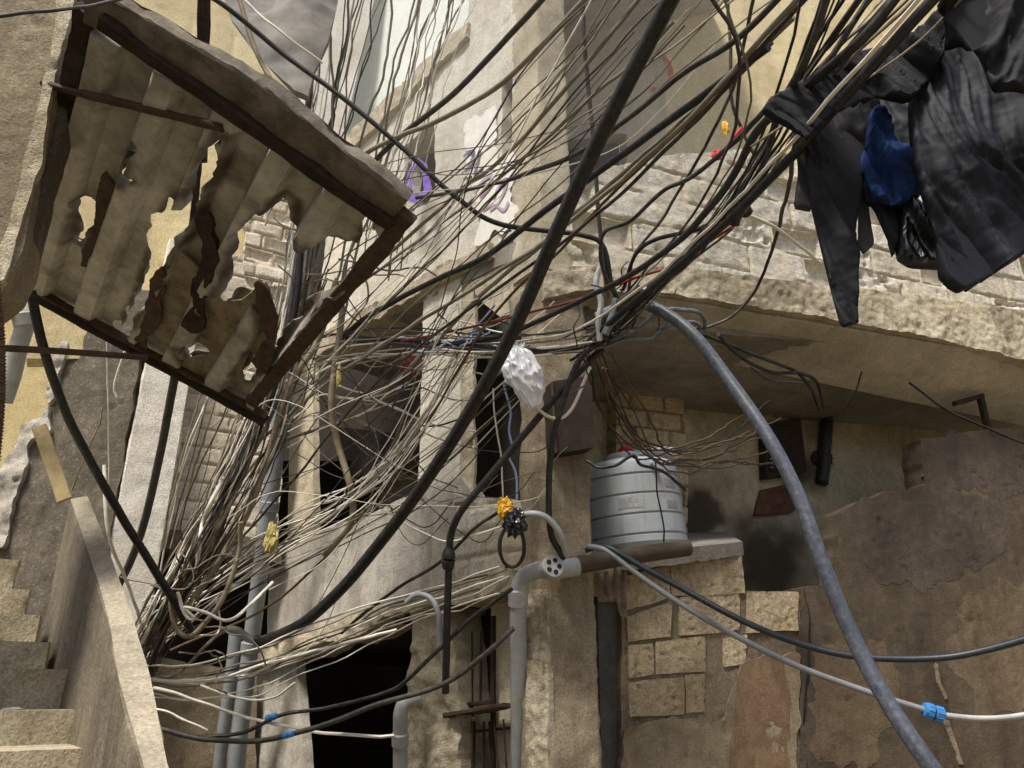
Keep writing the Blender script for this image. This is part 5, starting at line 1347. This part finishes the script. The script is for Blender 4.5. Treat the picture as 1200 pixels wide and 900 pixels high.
# meter box, conduit, bracket, board on the porch wall
mb = thing('meter_box', 'dark old electric meter box on the porch wall behind the grey hose', 'meter box', PB.hit(920, 555))
MBp = PB.off(.02)
q = [MBp.hit(897, 494), MBp.hit(938, 488), MBp.hit(946, 552), MBp.hit(898, 560)]
panel('case', MBp.off(.12), [(896, 496), (938, 489), (946, 553), (898, 560)], MT['metal_box'], mb, thick=.12, res=.05)
panel('door', MBp.off(.14), [(903, 501), (932, 497), (938, 548), (904, 553)], MT['rust_dark'], mb, thick=.015, res=.05)
for k in range(3): blob('switch', MBp.off(.15).hit(904, 538 + k * 5), .03, .02, .012, MT['wood'], mb, .2, 2, k, 2)
cdn = thing('electric_conduit', 'dark electric conduit clamped upright on the porch wall right of the meter box', 'conduit', PB.hit(964, 560))
tube('pipe', [PB.off(.05).hit(979, 428), PB.off(.05).hit(974, 470), PB.off(.05).hit(970, 500)], .035, MT['blackgrey'], cdn, 10)
tube('bundle', [PB.off(.07).hit(970, 478), PB.off(.07).hit(968, 520), PB.off(.07).hit(963, 566)], .075, MT['black'], cdn, 10, 8, .02)
blob('putty', PB.off(.03).hit(962, 538), .12, .05, .10, MT['rust_dark'], cdn, .3, 3, 4, 4)
tube('clamp', [PB.off(.06).hit(966, 480), PB.off(.13).hit(972, 479), PB.off(.06).hit(980, 479)], .02, MT['rust_dark'], cdn, 6)
o = panel('old_board', PB.off(.05), [(892, 574), (928, 566), (938, 590), (930, 600), (884, 604)], MT['red'], None, disp=d_conc(.01, 5, .005, 95), thick=.03, res=.03)
o.data.materials[0] = MT['wood_red']
tag(o, 'faded reddish board leaning on the porch wall under the meter box', 'board')
br = thing('wall_bracket', 'rusty angle bracket rising above the top of the brown wall at right', 'bracket', PLOW.hit(1158, 500))
beam('upright', PLOW.off(-.1).hit(1158, 506), PLOW.off(-.1).hit(1149, 466), .06, .06, MT['rust_dark'], br, up=PR.N)
beam('arm', PLOW.off(-.1).hit(1151, 464), PLOW.off(-.1).hit(1118, 473), .05, .05, MT['rust_dark'], br, up=(0, 0, 1))
# dark metal cabinet on column
cbx = thing('metal_cabinet', 'dark rusty metal cabinet high on the right face of the corner column', 'cabinet', PR.off(.06).hit(665, 530))
panel('case', PR.off(.2), [(645, 447), (693, 440), (697, 524), (650, 532)], MT['metal_box'], cbx, disp=d_conc(.004, 3, .001, 96), thick=.2, res=.04)
beam('hinge_edge', PR.off(.21).hit(647, 448), PR.off(.21).hit(652, 531), .02, .02, MT['rust'], cbx, up=PR.N)


# graffiti strokes: thin paint films on the walls
def stroke(name, pl, pts, w, mat, parent):
    path = crom([Vector((*pl.uv(*p), 0)) for p in pts], 8)
    V, Fc = [], []
    for i, p in enumerate(path):
        t = (path[min(i + 1, len(path) - 1)] - path[max(0, i - 1)]).normalized(); nn = Vector((-t.y, t.x, 0))
        ww = w * (.75 + .35 * mn.noise(p * 7))
        for s in (-1, 1):
            q = p + nn * ww * s * .5
            V.append(pl.O + pl.U * q.x + pl.V * q.y)
    for i in range(len(path) - 1): Fc.append([2 * i, 2 * i + 2, 2 * i + 3, 2 * i + 1])
    return mobj(name, V, Fc, MT[mat], parent)


gf = thing('graffiti', 'faded white, blue and purple graffiti on the pale wall left of the upper column', 'graffiti', PF.off(.02).hit(570, 250))
GP = PF.off(.02)
panel('white_patch', GP, [(546, 150), (556, 138), (578, 126), (584, 150), (580, 190), (600, 182), (600, 258), (584, 268), (560, 285), (556, 250), (552, 210), (546, 180)], MT['paint_w'], gf, res=.02, thick=.002, rag=.09, seed=7)
GP = PF.off(.03)
stroke('blue_stroke', GP, [(541, 204), (548, 196), (556, 186), (550, 178), (543, 184)], .05, 'paint_b', gf)
stroke('blue_stroke', GP, [(549, 178), (555, 176), (554, 184), (551, 188)], .04, 'paint_b', gf)
stroke('blue_stroke', GP, [(562, 176), (560, 190), (556, 204), (566, 196)], .05, 'paint_b', gf)
stroke('purple_stroke', GP, [(556, 225), (566, 212), (576, 206), (572, 220), (562, 230)], .05, 'paint_p', gf)
stroke('purple_stroke', GP, [(578, 232), (586, 216), (594, 210), (590, 226), (582, 240), (574, 246)], .05, 'paint_p', gf)
stroke('purple_stroke', GP, [(566, 246), (578, 240), (590, 246), (596, 236)], .045, 'paint_p', gf)
rg = thing('red_graffiti', 'red sprayed hook shape on the shaded upper porch wall', 'graffiti', PB.off(.13).hit(775, 100))
GP = PB.off(.135)
stroke('red_stroke', GP, [(770, 62), (778, 66), (785, 76), (786, 88), (780, 98), (768, 106), (766, 102)], .075, 'paint_r', rg)

# ================================================================== laundry
def garment(name, label, cat, poly, d, mat, folds=70, amp=.03, rag=.0, seed=0.0, tilt=(0, -1, .0), parent=None, slant=.3, thick=.006):
    for _ in range(1):
        q = []
        for i in range(len(poly)):
            a, b = poly[i], poly[(i + 1) % len(poly)]
            q += [(a[0] * .88 + b[0] * .12, a[1] * .88 + b[1] * .12), (a[0] * .12 + b[0] * .88, a[1] * .12 + b[1] * .88)]
        poly = q
    cx = sum(p[0] for p in poly) / len(poly); cy = sum(p[1] for p in poly) / len(poly)
    pl = Plane(P(cx, cy, d), tilt)

    def dis(u, v):
        w = fbm(u * 2.5, v * 1.5, seed, 3)
        uu = u + slant * v
        a1 = fbm(uu * 9 + w, v * 1.3, seed + 4, 2)
        a2 = 1 - 2 * np.abs(fbm(uu * 15 + 2 * w, v * 3.0 + w, seed + 6, 3))
        a3 = 1 - 2 * np.abs(fbm(u * 10 + v * 16 + 3 * w, v * 22 - u * 9, seed + 8, 3))
        dn = amp * (1.6 * w + 2.2 * a1 + 1.0 * a2 + .09 * a3)
        return dn, np.stack([u * 0] * 3, 1)
    o = panel(name, pl, poly, MT[mat], parent, res=.009, disp=dis, thick=thick, rag=rag, seed=seed, sharp=179)
    if parent is None: tag(o, label, cat, 'laundry hung on the cables')
    return o


garment('trousers', 'black trousers with one long leg hanging lowest at the left of the laundry', 'trousers', [(942, 168), (962, 142), (990, 122), (1016, 108), (1030, 122), (1020, 180), (1004, 262), (1002, 320), (1008, 378), (986, 384), (974, 340), (962, 290), (950, 240)], 3.0, 'f_black', 45, .03, seed=1)
garment('trousers', 'dark jeans with short hem behind the blue cloth', 'trousers', [(1008, 116), (1030, 104), (1072, 106), (1082, 180), (1076, 236), (1052, 238), (1050, 300), (1040, 280), (1024, 244), (1012, 236)], 3.12, 'f_navy', 40, .03, seed=2)
garment('cloth', 'blue cloth peeping out between the dark trousers', 'cloth', [(1016, 136), (1028, 138), (1044, 182), (1062, 200), (1070, 222), (1064, 238), (1040, 240), (1020, 232), (1012, 200)], 3.02, 'f_blue', 55, .085, seed=3)
garment('robe', 'long black crinkled robe hanging widest in the laundry', 'robe', [(1064, 120), (1082, 40), (1104, 4), (1150, -20), (1230, -50), (1250, 240), (1204, 296), (1160, 324), (1132, 337), (1114, 322), (1098, 280), (1082, 236), (1068, 190)], 2.9, 'f_navy', 38, .045, seed=4, slant=.2)
garment('shirt', 'black shirt bunched over the top right corner of the laundry', 'shirt', [(1096, 8), (1120, -20), (1260, -60), (1260, 150), (1206, 110), (1188, 106), (1164, 108), (1150, 70), (1128, 40)], 2.65, 'f_black', 30, .05, seed=5, slant=-.6)
garment('shirt', 'black shirt thrown over the cables at the upper left of the laundry', 'shirt', [(892, 130), (904, 112), (940, 96), (1000, 60), (1060, 46), (1096, 18), (1106, 40), (1092, 90), (1064, 122), (1018, 112), (970, 138), (945, 162), (925, 150), (905, 140)], 2.95, 'f_black', 35, .04, seed=6, slant=.9)
garment('vest', 'grey striped vest at the left edge of the laundry', 'vest', [(930, 152), (942, 140), (952, 150), (952, 248), (930, 244), (936, 200)], 3.15, 'f_grey', 90, .02, seed=7)
garment('sock', 'dark sock hanging between the trouser legs', 'sock', [(1004, 218), (1014, 226), (1018, 250), (1023, 288), (1012, 298), (1006, 288), (1006, 250)], 3.06, 'f_grey', 60, .015, seed=8)
garment('plastic_sack', 'shiny black plastic sack hanging below the jeans', 'plastic sack', [(1050, 242), (1074, 238), (1090, 264), (1112, 296), (1104, 316), (1066, 314), (1050, 304)], 3.0, 'bag_black', 80, .045, seed=9)
garment('cloth', 'small dark cloth at the far left end of the laundry by the cables', 'cloth', [(893, 130), (910, 116), (926, 112), (930, 130), (912, 146), (900, 140)], 3.1, 'f_grey', 60, .02, seed=10)
# pegs line
cable('thin line carrying the laundry along the rail cable', [(880, 172, 3.1), (945, 130, 3.0), (1010, 96, 2.95), (1075, 50, 2.85), (1130, -4, 2.7), (1180, -50, 2.6)], 3, 'tan', 'clothes_line', 'clothes line', 0, 6)
